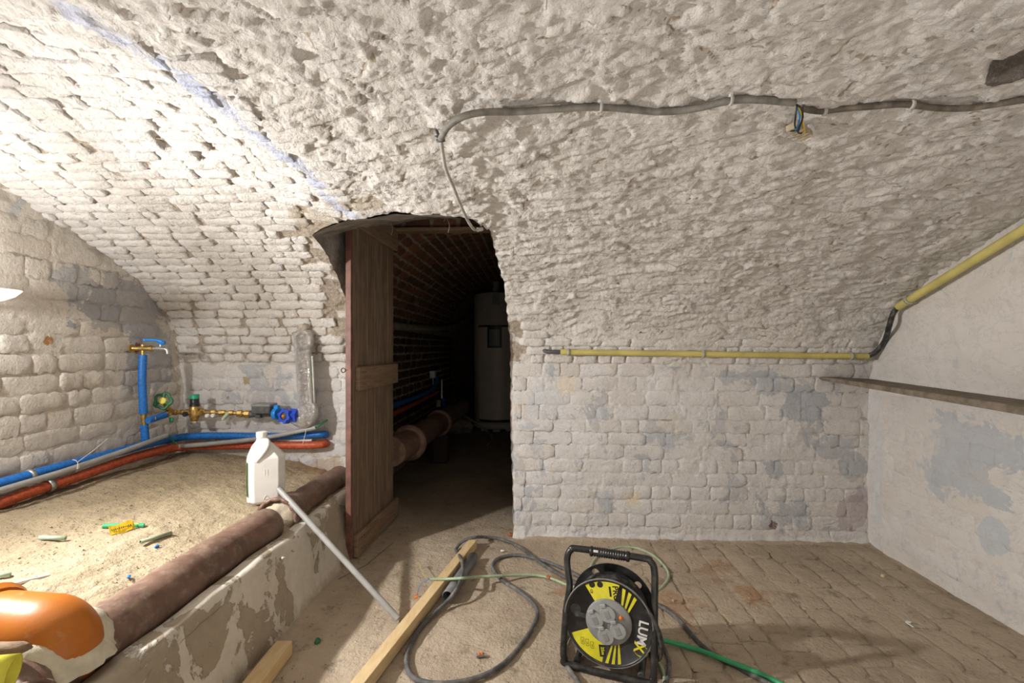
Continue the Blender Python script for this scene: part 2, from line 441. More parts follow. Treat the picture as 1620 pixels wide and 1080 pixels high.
M_rightw = whitewash('whitewashed_right_wall', (.75, .71, .675), (.68, .635, .59), (.49, .505, .52), .60, 3.2, stain=(.58, .45, .28), stain_t=.63, b1=.0045, b2=.002,
                     blobs=[((XR, 2.1, .70), (.2, .23, .12), (.42, .445, .475), .85, 1.6), ((XR, 2.15, .52), (.2, .2, .10), (.42, .445, .475), .85, 1.6), ((XR, 2.66, .45), (.2, .05, .4), (.53, .55, .57), .55, 1.4), ((XR, 2.0, .33), (.2, .07, .08), (.46, .50, .54), .85, .6)])

# --- back wall + vault, one dense relief surface
st = .0075
xs = np.arange(XL - .05, XR + .06, st); ss = np.arange(0, 3.35, st)
U, V_ = np.meshgrid(xs, ss)
rb = random.Random(3)
Lw = lattice(XL, LJ - .01, .36, S_SPRING - .01, .215, .078, rb) + lattice(-.12, XR, .05, S_SPRING + .02, .215, .078, rb)
Lw = [b for b in Lw if not insideop(b[0] - b[2] * .4, b[1]) and not insideop(b[0] + b[2] * .4, b[1])]
def vis_left(u, v): return v < 3.1 and (u < -.35 or v < 1.75)
Lv = [b for b in lattice(XL, XR, S_SPRING + .01, 3.0, .155, .052, rb, False) if not insideop(b[0] - b[2] * .45, b[1]) and not insideop(b[0] + b[2] * .45, b[1])
      and not insideop(b[0], b[1] - .03) and not insideop(b[0], b[1] + .03)]
_g = random.Random(77)
def gap(L, ch):
    out = []
    for (u, v, w, h) in L:
        g = _g.choice(ch) * (.25 if u > -.1 else 1); out.append((u - g / 2 if _g.random() < .7 else u + g / 2, v, w - g, h * _g.uniform(.88 if u < -.1 else .96, 1.0)))
    return out
Lv = gap(Lv, (0, .004, .009, .014, .02)); Lw = gap(Lw, (0, 0, .004, .008))
mask = np.zeros(U.shape)
for (u, v, w, h) in Lw + Lv:
    i0, i1 = np.searchsorted(xs, [u - w / 2 + .006, u + w / 2 - .006]); j0, j1 = np.searchsorted(ss, [v - h / 2 + .006, v + h / 2 - .006])
    mask[j0:j1, i0:i1] = 1
# how thick the plaster lies (1 = lumpy plaster hides the bricks)
Yv = np.interp(V_, sl, pr[:, 0]); seam = SEAMC[0] + Yv * SEAMC[1]
wpl = sm(V_ + .25 * sm(U, -.1, .2), 1.15, 1.6) * sm(U - seam, -.25, .25)
wpl = np.maximum(wpl, sm(V_, 2.5, 3.0) * .75)
wall = 1 - sm(V_, .9, 1.1)
wu = U + .03 * fbm(U * 5, V_ * 5, 2, 31); wv = V_ + .022 * fbm(U * 6, V_ * 6, 2, 37)
p1, e1 = plates(wu + .25 * wv, wv, .16, .054, 1, .42); p2, e2 = plates(wu + wv * .35, wv, .085, .032, 5, .45)
rag = fbm(wu * 9 + wv * 5, wv * 24, 4, 44, .62)
lump = .0115 * p1 * sm(e1, .0, .05) + .005 * p2 - .002 * (1 - sm(e1, .0, .07)) + .0022 * fbm(U * 34, V_ * 40, 3, 8) + .0048 * (sm(rag, .02, .06) - .5) + .003 * (sm(rag, .38, .42)) + .006 * fbm(U * 3.5, V_ * 5, 2, 9)
skin = .0052 * fbm(U * 6, V_ * 8, 3, 2) + .0032 * fbm(U * 24, V_ * 30, 3, 6) + .0015
leftb = sm(V_, .95, 1.15) * (1 - wpl)
hgt = wpl * lump + (1 - wpl) * skin + leftb * (.006 * p1 - .001) + wall * .0035 * p1 * sm(V_, 0, .3) + .008 * fbm(U * 2.2, V_ * 2.2, 2, 12) * sm(V_, .1, .6)
hgt -= (1 - mask) * (1 - wpl) * (.003 + .005 * leftb)
foot = (1 - sm(V_ + .02 * fbm(U * 5, V_ * 5, 2, 3), .04, .10)); hgt += foot * .015
hx, hs = hit(1612, 105); hole = 1 - sm(np.hypot((U - hx) / 1.3, (V_ - hs) * 1.6) + .02 * fbm(U * 14, V_ * 14, 2, 5), .03, .065); hgt -= hole * .05
bare = np.clip((1 - mask) * leftb * (.70 + .7 * fbm(U * 9, V_ * 12, 3, 21)) + (1 - mask) * wall * (.16 + .55 * fbm(U * 6, V_ * 8, 3, 23)) - sm(V_, 2.4, 3.0) * .2, 0, 1)
bare = np.maximum(bare, np.clip(wpl * (1 - sm(e1, .01, .09)) * (.52 + .7 * fbm(U * 7, V_ * 9, 3, 25)), 0, 1))
bare *= sm(np.abs(V_ - S_SPRING), 0, .03) * .98 * (1 - hole)
cx = (U[:-1, :-1] + U[1:, 1:]) / 2; cs = (V_[:-1, :-1] + V_[1:, 1:]) / 2
keep = ~insideop(cx, cs)
kv = np.zeros(U.shape, int); rv = np.zeros(U.shape, int)
for dj in (0, 1):
    for di in (0, 1):
        kv[dj:U.shape[0] - 1 + dj, di:U.shape[1] - 1 + di] += keep; rv[dj:U.shape[0] - 1 + dj, di:U.shape[1] - 1 + di] += ~keep
bd = np.argwhere((kv > 0) & (rv > 0))
A_, B_ = OPd[:-1], OPd[1:]
for j, i in bd:
    p = np.array([U[j, i], V_[j, i]]); d = B_ - A_; t = np.clip(((p - A_) * d).sum(1) / np.maximum((d * d).sum(1), 1e-9), 0, 1)
    q = A_ + d * t[:, None]; k = np.argmin(((q - p) ** 2).sum(1)); U[j, i], V_[j, i] = q[k]; hgt[j, i] = min(hgt[j, i], 0.002)
Pm = surf(U, V_) + surfN(U, V_) * hgt[..., None]
js = int(S_SPRING / st)
wb = link('wall_back', gridmesh('wall_back', Pm[:js + 1], keep[:js], {'bare': bare[:js + 1]}), None, M_back.m); wb['kind'] = 'structure'
ce = link('ceiling', gridmesh('ceiling', Pm[js:], keep[js:], {'bare': bare[js:]}), None, M_ceil.m); ce['kind'] = 'structure'
# rest of the vault, over and behind the viewpoint
x2 = np.arange(XL - .05, XR + .1, .08); s2 = np.arange(ss[-1] - .01, SMAX, .06); U2, V2 = np.meshgrid(x2, s2)
P2 = surf(U2, V2) + surfN(U2, V2) * (.01 * fbm(U2 * 6, V2 * 6, 3, 2))[..., None]
kz = int(np.argmax(np.interp(s2, sl, pr[:, 1]) < 1.05) or len(s2) - 2)
o = link('ceiling_rear', gridmesh('ceiling_rear', P2[:kz + 1]), ce, M_ceil.m)
wf = link('wall_front', gridmesh('wall_front', P2[kz:]), None, M_ceil.m); wf['kind'] = 'structure'
poolA = brick_pool(20, 8, 5, .055, .42, 1, .75, .09); poolB = brick_pool(20, 8, 5, .07, .40, 2, .45, .10)
mb_back = pool_meshes(poolA, 'brick', M_back.m); mb_ceil = pool_meshes(poolB, 'brick', M_ceil.m)
def pw(u, v): return .0085 if v > .12 else .003
lay(wb, mb_back, Lw, surfM, pw, R, .012, 300, None, M_back.m)
def wplf(u, v):
    Y = float(np.interp(v, sl, pr[:, 0])); sd = SEAMC[0] + Y * SEAMC[1]
    return max(float(sm(v + .25 * sm(u, -.1, .2), 1.15, 1.6) * sm(u - sd, -.25, .25)), float(sm(v, 2.5, 3.0)) * .75)
Lv = [b for b in Lv if wplf(b[0], b[1]) < .8]
lay(ce, mb_ceil, Lv, surfM, lambda u, v: (.0105 if u < -.1 else .0075) - .004 * wplf(u, v), R, .03, 300, lambda b: -b[1] if b[0] < 0 else b[1] - 2.2, M_ceil.m)

# --- doorway reveal
M_rev = Mat('grey_rough_plaster', .9, 0, .2)
_n = M_rev.noise(9, 7, .65); _n2 = M_rev.noise(30, 5, .6)
M_rev.color(M_rev.mix(M_rev.ramp(_n, .3, .7), (.19, .17, .15), (.40, .365, .325))); M_rev.bump(_n2, .008)
rp = dens(OPd, .03); nr = 14; YD = 3.02
Pr = np.zeros((nr, len(rp), 3))
P0 = surf(rp[:, 0], rp[:, 1])
for k in range(nr):
    t = k / (nr - 1)
    for i in range(len(rp)):
        x, y, z = P0[i]
        ry = YD - y; zt = z + ry * .272 * (1 if z > 1.05 else 0)
        xt = min(max(x, -1.04), -.06) if z < 1.9 else x
        if x < -.6: xt = max(x, -1.02)
        Pr[k, i] = (x + (xt - x) * t, y + ry * t, z + (zt - z) * t)
_u, _v = np.meshgrid(np.arange(len(rp)) * .03, np.linspace(0, .8, nr))
dsp = .014 * fbm(_u * 7, _v * 7, 3, 41) * np.sin(np.linspace(0, pi, nr))[:, None]
Pr[..., 0] += dsp * np.where(Pr[..., 0] < -.55, 1, -1); Pr[..., 2] -= np.abs(dsp) * (Pr[..., 2] > 1.5)
rv_ = link('wall_doorway_reveal', gridmesh('wall_doorway_reveal', Pr), None, M_rev.m); rv_['kind'] = 'structure'

# --- left and right end walls
def side_wall(name, X, sgn, M, y0, y1, lat, seed, amp, prot, meshes, dark=None):
    ys = np.arange(y0, y1, .009); zs = np.arange(-.03, 1.98, .009); Yg, Zg = np.meshgrid(ys, zs)
    p, e = plates(Yg + .02 * fbm(Yg * 6, Zg * 6, 2, seed), Zg, .19, .08, seed, .3)
    h = amp * (.55 * fbm(Yg * 3, Zg * 3, 2, seed) + .45 * fbm(Yg * 12, Zg * 14, 3, seed + 3) + .8 * p * sm(e, 0, .12))
    h = h + .02 * (1 - sm(YB - Yg, .0, .07)) * (1 if sgn > 0 else .4)
    P = np.stack([X + sgn * h, Yg, Zg], -1)
    o = link(name, gridmesh(name, P), None, M.m); o['kind'] = 'structure'
    yc = np.append(np.arange(-.75, y0, .1), y0 + .02); zc = np.arange(-.03, 2.0, .1); a, b = np.meshgrid(yc, zc)
    link(name + '_rear', gridmesh(name + '_rear', np.stack([X + 0 * a, a, b], -1)), o, M.m)
    def place(u, v): return frame((X, u, v), (sgn, 0, 0), (0, 1, 0))
    items = []
    for b_ in lat:
        k = np.interp(b_[0], pr[:np.argmax(pr[:, 1]), 0][::-1], pr[:np.argmax(pr[:, 1]), 1][::-1])
        if b_[1] + .06 < k + .05: items.append(b_)
    lay(o, meshes, items, place, prot, R, .012)
    return o
mb_left = pool_meshes(brick_pool(16, 8, 5, .07, .4, 5, .65, .09), 'brick', M_leftw.m)
mb_right = pool_meshes(brick_pool(12, 7, 4, .05, .35, 6, .8, .08), 'brick', M_rightw.m)
side_wall('wall_left', XL, 1, M_leftw, 1.3, 2.80, [b for b in lattice(1.5, 2.70, .50, 1.62, .22, .082, rb)], 3, .008, lambda u, v: .0105 if v < 1.25 else .006, mb_left)
side_wall('wall_right', XR, -1, M_rightw, 1.3, 2.80, [b for b in lattice(1.6, 2.69, .06, .9, .22, .08, rb)], 8, .0065, lambda u, v: .006, mb_right)

# --- floor
M_floor = Mat('dusty_cellar_floor', .92, 0, .2)
m = M_floor
n1 = m.noise(2.2, 6, .6); n2 = m.noise(11, 7, .68); n3 = m.noise(75, 4, .6); n5 = m.noise(38, 6, .7)
c = m.mix(m.ramp(n1, .3, .7), (.38, .30, .22), (.50, .41, .305))
c = m.mix(m.math('MULTIPLY', m.ramp(n2, .5, .75), .55), c, (.56, .47, .36))
c = m.mix(m.math('MULTIPLY', m.ramp(n2, .45, .28), .7), c, (.16, .12, .085))
for (px, py, r, am) in ((1060, 955, .16, .5), (1190, 940, .10, .6), (900, 935, .09, .6), (1130, 900, .14, .35), (880, 910, .06, .5)):
    q = onZ(px, py, 0); c = m.mix(m.math('MULTIPLY', m.blob(tuple(q), (r, r, .2), n2, 1.3, .7), am), c, (.36, .17, .075))
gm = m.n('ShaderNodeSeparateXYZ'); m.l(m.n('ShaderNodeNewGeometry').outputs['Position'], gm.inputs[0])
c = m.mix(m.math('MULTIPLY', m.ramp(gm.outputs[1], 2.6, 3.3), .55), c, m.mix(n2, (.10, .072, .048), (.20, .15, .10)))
c = m.mix(m.math('MULTIPLY', m.ramp(n3, .66, .7), .7), c, (.58, .54, .47))
c = m.mix(m.math('MULTIPLY', m.ramp(n5, .64, .68), .7), c, (.12, .085, .06))
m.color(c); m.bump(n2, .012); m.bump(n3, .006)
xs_ = np.arange(-1.02, XR + .04, .011); ys_ = np.arange(.9, 3.2, .011); Xg, Yg = np.meshgrid(xs_, ys_)
Lf = lattice(1.2, 2.70, .42, XR - .02, .235, .118, random.Random(9), False)
Lf = [b for b in Lf]
fh = .006 * fbm(Xg * 2.5, Yg * 2.5, 3, 51) + .0025 * fbm(Xg * 14, Yg * 14, 3, 55)
pf, ef = plates(Xg, Yg, .11, .24, 9, .3)
fh = fh + .003 * pf * sm(Xg, .2, .5) + .035 * (1 - sm(YB - Yg, 0, .05)) * (Xg > -.05) * .4 - .004
fh = fh + .018 * (1 - sm(Xg, -.97, -.86))
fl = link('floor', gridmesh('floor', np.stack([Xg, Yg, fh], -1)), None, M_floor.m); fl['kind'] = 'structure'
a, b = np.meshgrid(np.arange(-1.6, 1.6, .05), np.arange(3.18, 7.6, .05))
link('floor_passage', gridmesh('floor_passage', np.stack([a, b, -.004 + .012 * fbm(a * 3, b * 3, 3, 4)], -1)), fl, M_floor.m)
a, b = np.meshgrid(np.arange(-1.02, XR + .1, .1), np.arange(-.75, .95, .1))
link('floor_rear', gridmesh('floor_rear', np.stack([a, b, -.004 + 0 * a], -1)), fl, M_floor.m)
mb_floor = pool_meshes(brick_pool(14, 7, 5, .08, .35, 8, .5), 'brick', M_floor.m)
def fplace(u, v): return frame((v, u, -.001), (0, 0, 1), (0, 1, 0))
lay(fl, mb_floor, Lf, fplace, lambda u, v: .0055, R, .006)

# --- raised sandy platform behind the low curb wall
CURB_X0, CURB_X1, CURB_Z = -1.062, -1.005, .315
def plat_z(X, Y):
    return np.interp(X, [-2.2, -2.05, -1.7, -1.4, -1.23, -1.15, -1.04], [.485, .48, .455, .42, .375, .33, .27]) + .02 * sm(Y, 2.2, 2.7) * sm(X, -1.1, -1.5) * 0
def onPlat(px, py, dz=0.0):
    z = .42
    for _ in range(12):
        p = onZ(px, py, z); z = float(plat_z(p.x, p.y))
    p = onZ(px, py, z + dz); p.z = z + dz; return p
M_sand = Mat('sandy_platform', .95, 0, .15); m = M_sand
n1 = m.noise(3, 6, .6); n2 = m.noise(16, 7, .7); n3 = m.noise(60, 5, .65)
c = m.mix(m.ramp(n1, .3, .7), (.50, .41, .28), (.42, .335, .22))
c = m.mix(m.math('MULTIPLY', m.ramp(n2, .55, .72), .45), c, (.36, .265, .16))
c = m.mix(m.math('MULTIPLY', m.ramp(n3, .59, .66), .6), c, (.27, .195, .12))
c = m.mix(m.math('MULTIPLY', m.ramp(n3, .36, .31), .6), c, (.60, .54, .43))
gm = m.n('ShaderNodeSeparateXYZ'); m.l(m.n('ShaderNodeNewGeometry').outputs['Position'], gm.inputs[0])
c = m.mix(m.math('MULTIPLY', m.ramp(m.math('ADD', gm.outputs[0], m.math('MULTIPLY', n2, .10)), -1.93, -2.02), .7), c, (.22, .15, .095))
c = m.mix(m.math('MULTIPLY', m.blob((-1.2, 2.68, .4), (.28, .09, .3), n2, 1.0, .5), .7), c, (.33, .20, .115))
c = m.mix(m.math('MULTIPLY', m.ramp(gm.outputs[0], -1.13, -1.08), .6), c, (.36, .28, .19))
m.color(c); m.bump(n2, .014); m.bump(n3, .008)
a, b = np.meshgrid(np.arange(XL - .03, -1.0, .009), np.arange(.6, YB + .03, .009))
z = plat_z(a, b) + .010 * fbm(a * 5, b * 5, 3, 61) + .004 * fbm(a * 26, b * 26, 3, 63)
pl = link('floor_platform', gridmesh('floor_platform', np.stack([a, b, z], -1)), None, M_sand.m); pl['kind'] = 'structure'
M_curb = Mat('peeling_limewash_curb', .9, 0, .2); m = M_curb
n1 = m.noise(5, 8, .62, None, .5); n2 = m.noise(22, 6, .65)
c = m.mix(m.ramp(n2, .3, .7), (.60, .545, .455), (.66, .61, .53))
c = m.mix(m.math('MULTIPLY', m.ramp(n1, .50, .53), .85), c, m.mix(n2, (.27, .215, .15), (.40, .33, .24)))
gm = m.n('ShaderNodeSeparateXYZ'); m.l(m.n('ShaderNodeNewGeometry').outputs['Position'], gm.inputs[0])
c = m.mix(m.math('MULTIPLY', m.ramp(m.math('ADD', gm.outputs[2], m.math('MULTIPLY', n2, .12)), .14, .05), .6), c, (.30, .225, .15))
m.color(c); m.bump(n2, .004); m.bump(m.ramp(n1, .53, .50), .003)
prof = [(CURB_X0 - .02, .2), (CURB_X0 - .015, CURB_Z - .01), (CURB_X0, CURB_Z), (CURB_X1 - .018, CURB_Z + .002), (CURB_X1 - .006, CURB_Z - .004), (CURB_X1, CURB_Z - .018)] + [(CURB_X1 + .0058 * k, CURB_Z - .018 - k * .030) for k in range(1, 10)] + [(CURB_X1 + .062, -.02)]
ys_ = np.arange(.5, YB + .02, .012); Pc = np.zeros((len(ys_), len(prof), 3))
for j, y in enumerate(ys_):
    for i, (x, zz) in enumerate(prof):
        w = float(fbm(np.array([y * 4.]), np.array([zz * 5.]), 3, 71)[0])
        Pc[j, i] = (x + .010 * w * (i > 2), y, zz + .008 * float(gnoise(np.array([y * 5]), np.array([x * 7]), 3)[0]) * (1 <= i < 8))
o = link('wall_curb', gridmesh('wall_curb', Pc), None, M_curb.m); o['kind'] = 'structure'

# --- passage behind the doorway: brick side walls, brick vault
M_mort = simple('old_lime_mortar', (.33, .275, .20), .95, 0, .25, 14, .004)
M_pb = Mat('bare_red_brick', .9, 0, .2); m = M_pb
n1 = m.noise(12, 5, .6); rd = m.rand()
c = m.mix(m.ramp(rd, .1, .9), (.15, .075, .045), (.27, .12, .065)); c = m.mix(m.math('MULTIPLY', m.ramp(n1, .4, .7), .6), c, (.09, .06, .045))
m.color(c); m.bump(m.noise(40, 5, .6), .004)
M_pd = Mat('shaded_dark_brick', .9, 0, .2); m = M_pd  # darker copy of the brick: shade of the passage put into its colour
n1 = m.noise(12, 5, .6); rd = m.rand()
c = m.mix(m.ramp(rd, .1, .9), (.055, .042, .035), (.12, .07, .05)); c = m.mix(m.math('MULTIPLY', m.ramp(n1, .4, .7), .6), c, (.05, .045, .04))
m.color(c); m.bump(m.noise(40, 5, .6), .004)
PX0, PX1, PSP, PCR = -1.22, .62, 1.30, 2.04
pa = [(PX0, -.03), (PX0, .4), (PX0, .8), (PX0, PSP)]
na = 24; cxp = (PX0 + PX1) / 2; rxp = (PX1 - PX0) / 2
pa += [(cxp - rxp * cos(pi * k / na), PSP + (PCR - PSP) * sin(pi * k / na)) for k in range(1, na + 1)] + [(PX1, .8), (PX1, .4), (PX1, -.03)]
pa = np.array(pa); pal = np.concatenate([[0], np.cumsum(np.hypot(*(pa[1:] - pa[:-1]).T))])
def pas(u, v):   # u along Y, v arc length
    return np.stack([np.interp(v, pal, pa[:, 0]), u + 0 * v, np.interp(v, pal, pa[:, 1])], -1)
def pasN(u, v):
    d = pas(u, v + .02) - pas(u, v - .02); n = np.cross(d, np.array([0, 1., 0])); n /= np.linalg.norm(n, axis=-1, keepdims=True); return n
sgn_p = 1 if pasN(np.array(4.), np.array(.5))[0] > 0 else -1
vS = float(pal[3]); vE = float(pal[-4])
def pmesh(v0, v1):
    a, b = np.meshgrid(np.arange(YD, 7.61, .06), np.append(np.arange(v0, v1, .05), v1))
    return pas(a, b) + pasN(a, b) * sgn_p * (.006 * fbm(a * 9, b * 9, 2, 3))[..., None]
wl = link('wall_passage_left', gridmesh('wall_passage_left', pmesh(0, vS)), None, M_mort); wl['kind'] = 'structure'
cp = link('ceiling_passage', gridmesh('ceiling_passage', pmesh(vS, vE)), None, M_mort); cp['kind'] = 'structure'
wr = link('wall_passage_right', gridmesh('wall_passage_right', pmesh(vE, float(pal[-1]))), None, M_mort); wr['kind'] = 'structure'
rp_ = brick_pool(12, 5, 3, .1, .2, 12, .3)
mb_pr = pool_meshes(rp_, 'brick', M_pb.m); mb_pd = pool_meshes(rp_, 'brick', M_pd.m)
def pplace(u, v):
    P = pas(np.array(u), np.array(v)); n = Vector(pasN(np.array(u), np.array(v)) * sgn_p); return frame(P, n, (0, 1, 0))
rb2 = random.Random(21)
shr = lambda L: [(u, v, w - .012, h - .012) for (u, v, w, h) in L]
lay(wl, mb_pd, shr(lattice(3.25, 6.9, .25, vS, .215, .075, rb2)), pplace, lambda u, v: .009, R, .02, 300, lambda b: b[0], M_pd.m)
lay(cp, mb_pr, shr(lattice(YD + .02, 6.6, vS, vS + 1.45, .215, .078, rb2)), pplace, lambda u, v: .009, R, .02, 300, lambda b: b[0], M_pb.m)
a, b = np.meshgrid(np.arange(-1.5, 1.0, .06), np.arange(-.05, 2.2, .06))
o = link('wall_passage_end', gridmesh('wall_passage_end', np.stack([a, 7.45 + .05 * fbm(a * 4, b * 4, 3, 9), b], -1)), None, M_pd.m); o['kind'] = 'structure'
# partition around the doorway's far side
ring = Pr[-1]; cen = np.array([-.53, YD, .9]); outer = cen + (ring - cen) * np.array([2.6, 1, 1.9]); outer[:, 2] = np.where(ring[:, 2] < .02, -.02, outer[:, 2])
o = link('wall_passage_front', gridmesh('wall_passage_front', np.stack([ring, outer])), None, M_mort); o['kind'] = 'structure'

# wooden lintel above the doorway with a brick course over it
M_wood = Mat('weathered_oak', .75, 0, .3); m = M_wood
p = m.pos((9, 9, .9)); n1 = m.noise(6, 6, .6, p, .6); n2 = m.noise(22, 5, .7, m.pos((14, 14, .7)))
c = m.mix(m.ramp(n1, .3, .7), (.155, .105, .07), (.30, .215, .145)); c = m.mix(m.math('MULTIPLY', m.ramp(n2, .5, .75), .7), c, (.085, .052, .032))
c = m.mix(m.math('MULTIPLY', m.rand(), .35), c, (.13, .085, .055))
c = m.mix(m.math('MULTIPLY', m.ramp(m.noise(5, 5, .6), .55, .75), .4), c, (.34, .27, .20))
m.color(c); m.bump(n2, .002)
M_woodh = Mat('weathered_oak_across', .75, 0, .3); m = M_woodh
p = m.pos((1, .9, 9)); n1 = m.noise(6, 6, .6, p, .6); n2 = m.noise(22, 5, .7, m.pos((6, .7, 14)))
c = m.mix(m.ramp(n1, .3, .7), (.20, .128, .078), (.31, .215, .14)); c = m.mix(m.math('MULTIPLY', m.ramp(n2, .5, .75), .6), c, (.10, .064, .042))
m.color(c); m.bump(n2, .002)
tr = link('trim_1', MB().box((-.55, YD - .01, 1.862), (1.1, .09, .022), None, .003).mesh('trim_1'), None, M_woodh.m); tr['kind'] = 'structure'
bw = MB().box((-.55, YD + .03, 1.93), (1.1, .05, .115), None, 0).build('wall_over_lintel', M_mort); bw['kind'] = 'structure'
x = -1.05
while x < -.05:
    w = rb2.uniform(.16, .24)
    lay(bw, mb_pr, [(x + w / 2, 1.91, w - .02, .066)], lambda u, v: frame((u, YD + .004, v), (0, -1, 0), (1, 0, 0)), lambda u, v: .008, R, .03); x += w
#@@OBJECTS
# ================================================================== OBJECT MATERIALS
def fabric_tape(name, col): return simple(name, col, .55, 0, .3, 60, .004)
M_black = simple('black_rubber', (.022, .022, .024), .5, 0, .4, 40, .001, .4, dust=.35)
M_blk2 = simple('black_plastic', (.014, .014, .015), .36, 0, .4, 25, .0006, .5, dust=.10)
M_tube = simple('black_painted_tube', (.014, .014, .015), .35, 0, .4, 30, .0008, .5, dust=.16)
M_cable = simple('dusty_grey_cable', (.105, .105, .105), .65, 0, .3, 30, .001, .3, dust=.5)
M_cgrey = simple('grey_sheathed_cable', (.18, .17, .148), .6, 0, .35, 25, .001, .4, dust=.3)
M_cbrown = simple('dark_brown_cable', (.12, .10, .078), .6, 0, .4, 25, .001, .4, dust=.5)
M_clip = simple('pale_plastic_clip', (.47, .45, .40), .6, 0, .2, 40)
M_yel = simple('yellow_pvc', (.56, .48, .16), .45, 0, .14, 9, .0006, .4)
M_yelb = simple('bright_yellow_pvc', (.72, .66, .06), .4, 0, .1, 20)
M_gclip = simple('grey_green_clip', (.38, .38, .29), .5, 0, .2, 40)
M_blue = simple('blue_corrugated', (.012, .15, .50), .45, 0, .25, 70, .0012)
M_red = simple('red_corrugated', (.46, .085, .03), .5, 0, .3, 60, .0012)
M_pvc = simple('grey_pvc', (.33, .325, .31), .4, 0, .12, 15, 0, .4, dust=.15)
M_pvcd = simple('dark_grey_pvc', (.16, .165, .175), .4, 0, .15, 15, 0, .4, dust=.3)
M_steel = simple('galvanised_steel', (.55, .55, .53), .35, .9, .2, 40, .0006)
M_rubg = simple('dark_grey_rubber', (.07, .07, .068), .6, 0, .2, 40)
M_brass = simple('tarnished_brass', (.50, .34, .11), .38, .85, .35, 60, .001)
M_chrome = simple('nickel_plate', (.70, .69, .67), .28, .9, .15, 40)
M_bplast = simple('blue_plastic', (.01, .22, .68), .35, 0, .15, 40)
M_bdark = simple('deep_blue_plastic', (.02, .07, .52), .35, 0, .15, 40)
M_green = simple('dark_green_plastic', (.03, .17, .075), .4, 0, .2, 40)
M_greenb = simple('bright_green_plastic', (.02, .36, .20), .4, 0, .1, 40)
M_hose = simple('green_hose', (.045, .37, .15), .4, 0, .15, 20)
M_gcab = simple('pale_green_cable', (.36, .45, .28), .5, 0, .15, 25, .0005)
M_gpipe = simple('pale_green_tube', (.40, .52, .36), .45, 0, .15, 30)
M_white = simple('white_hdpe', (.76, .745, .70), .38, 0, .04, 10, .0006, .45)
M_whp = simple('white_plastic', (.72, .70, .66), .45, 0, .08, 30)
M_dark = simple('anthracite_plastic', (.075, .078, .082), .5, 0, .2, 30, 0, .4, dust=.25)
M_gpl = simple('grey_plastic', (.23, .235, .235), .42, 0, .12, 30, 0, .4, dust=.2)
M_timber = Mat('fresh_pine', .65, 0, .3); m = M_timber
p = m.pos((5, 1.2, 12), (0, 0, .6)); n1 = m.noise(9, 6, .6, p, .5); n2 = m.noise(5, 4, .6)
c = m.mix(m.ramp(n1, .3, .7), (.70, .53, .30), (.60, .42, .21)); c = m.mix(m.math('MULTIPLY', m.ramp(n2, .45, .7), .3), c, (.66, .52, .31))
c = m.mix(m.math('MULTIPLY', m.ramp(m.noise(16, 5, .6), .68, .74), .6), c, (.24, .14, .06)); m.color(c); m.bump(n1, .0012)
M_shelf = simple('dusty_grey_board', (.20, .165, .125), .85, 0, .3, 22, .002, .2)
M_foil = Mat('crinkled_aluminium_foil', .24, .92, .5); m = M_foil
n1 = m.noise(45, 7, .7, None, .7); m.color(m.mix(n1, (.62, .615, .60), (.88, .87, .85))); m.bump(n1, .02)
M_clay = Mat('brown_stoneware', .42, 0, .45); m = M_clay
n1 = m.noise(7, 6, .65, None, .6); n2 = m.noise(30, 6, .7); n3 = m.noise(10, 6, .7)
c = m.mix(m.ramp(n1, .3, .7), (.125, .070, .050), (.215, .125, .088)); c = m.mix(m.math('MULTIPLY', m.ramp(n2, .5, .72), .6), c, (.33, .255, .195))
c = m.mix(m.math('MULTIPLY', m.ramp(n3, .48, .66), .6), c, (.30, .215, .15)); m.color(c); m.bump(n2, .002)
m.put(m.b.inputs['Roughness'], m.math('MULTIPLY_ADD', n3, .7, .12))
M_claye = simple('broken_clay_edge', (.50, .41, .31), .9, 0, .25, 30, .003)
M_mortar = simple('pale_cement_mortar', (.50, .425, .315), .95, 0, .22, 22, .005, .2)
M_orange = Mat('orange_pvc', .42, 0, .4); m = M_orange
n1 = m.noise(6, 6, .65); n2 = m.noise(28, 6, .7)
c = m.mix(n1, (.50, .155, .012), (.40, .115, .010)); c = m.mix(m.math('MULTIPLY', m.ramp(n2, .56, .70), .30), c, (.55, .36, .2)); c = m.mix(m.math('MULTIPLY', m.ramp(n1, .6, .75), .4), c, (.56, .30, .13))
m.color(c); m.bump(n2, .0008)
M_doore = simple('red_brown_painted_edge', (.155, .068, .05), .6, 0, .35, 14, .002)
M_iron = simple('rusty_iron', (.13, .075, .045), .6, .6, .4, 60, .001)
M_heat = simple('heater_grey_enamel', (.52, .48, .45), .4, 0, .05, 6)
M_heatd = simple('heater_dark_trim', (.03, .03, .03), .4, 0, .1, 6)
M_disp = simple('grey_display', (.20, .23, .20), .3, 0, .1, 30)
M_stone = simple('rubble_stone', (.30, .26, .21), .95, 0, .35, 8, .012, .2)
M_ydec = simple('yellow_decal', (.70, .64, .03), .5, 0, .12, 22, 0, .4, dust=.12)
M_kdec = simple('black_decal', (.015, .015, .015), .5, 0, .2, 22)
M_wdec = simple('white_decal', (.70, .69, .68), .5, 0, .1, 22)
M_or = simple('orange_plastic', (.85, .20, .01), .4, 0, .1, 22)
M_ytape = simple('yellow_tape', (.80, .52, .02), .5, 0, .1, 30)
M_wirey = simple('yellow_wire', (.72, .50, .02), .4, 0, .1, 30)
M_wireb = simple('blue_wire', (.02, .22, .55), .4, 0, .1, 30)
M_clear = simple('cloudy_terminal_strip', (.42, .34, .24), .5, 0, .25, 60)
M_lamp = Mat('white_enamel_lamp', .3, 0, .5); M_lamp.color((.85, .83, .80)); M_lamp.b.inputs['Emission Color'].default_value = (1, .98, .95, 1); M_lamp.b.inputs['Emission Strength'].default_value = .8
M_zip = simple('white_zip_tie', (.75, .73, .70), .5, 0, .05, 30)
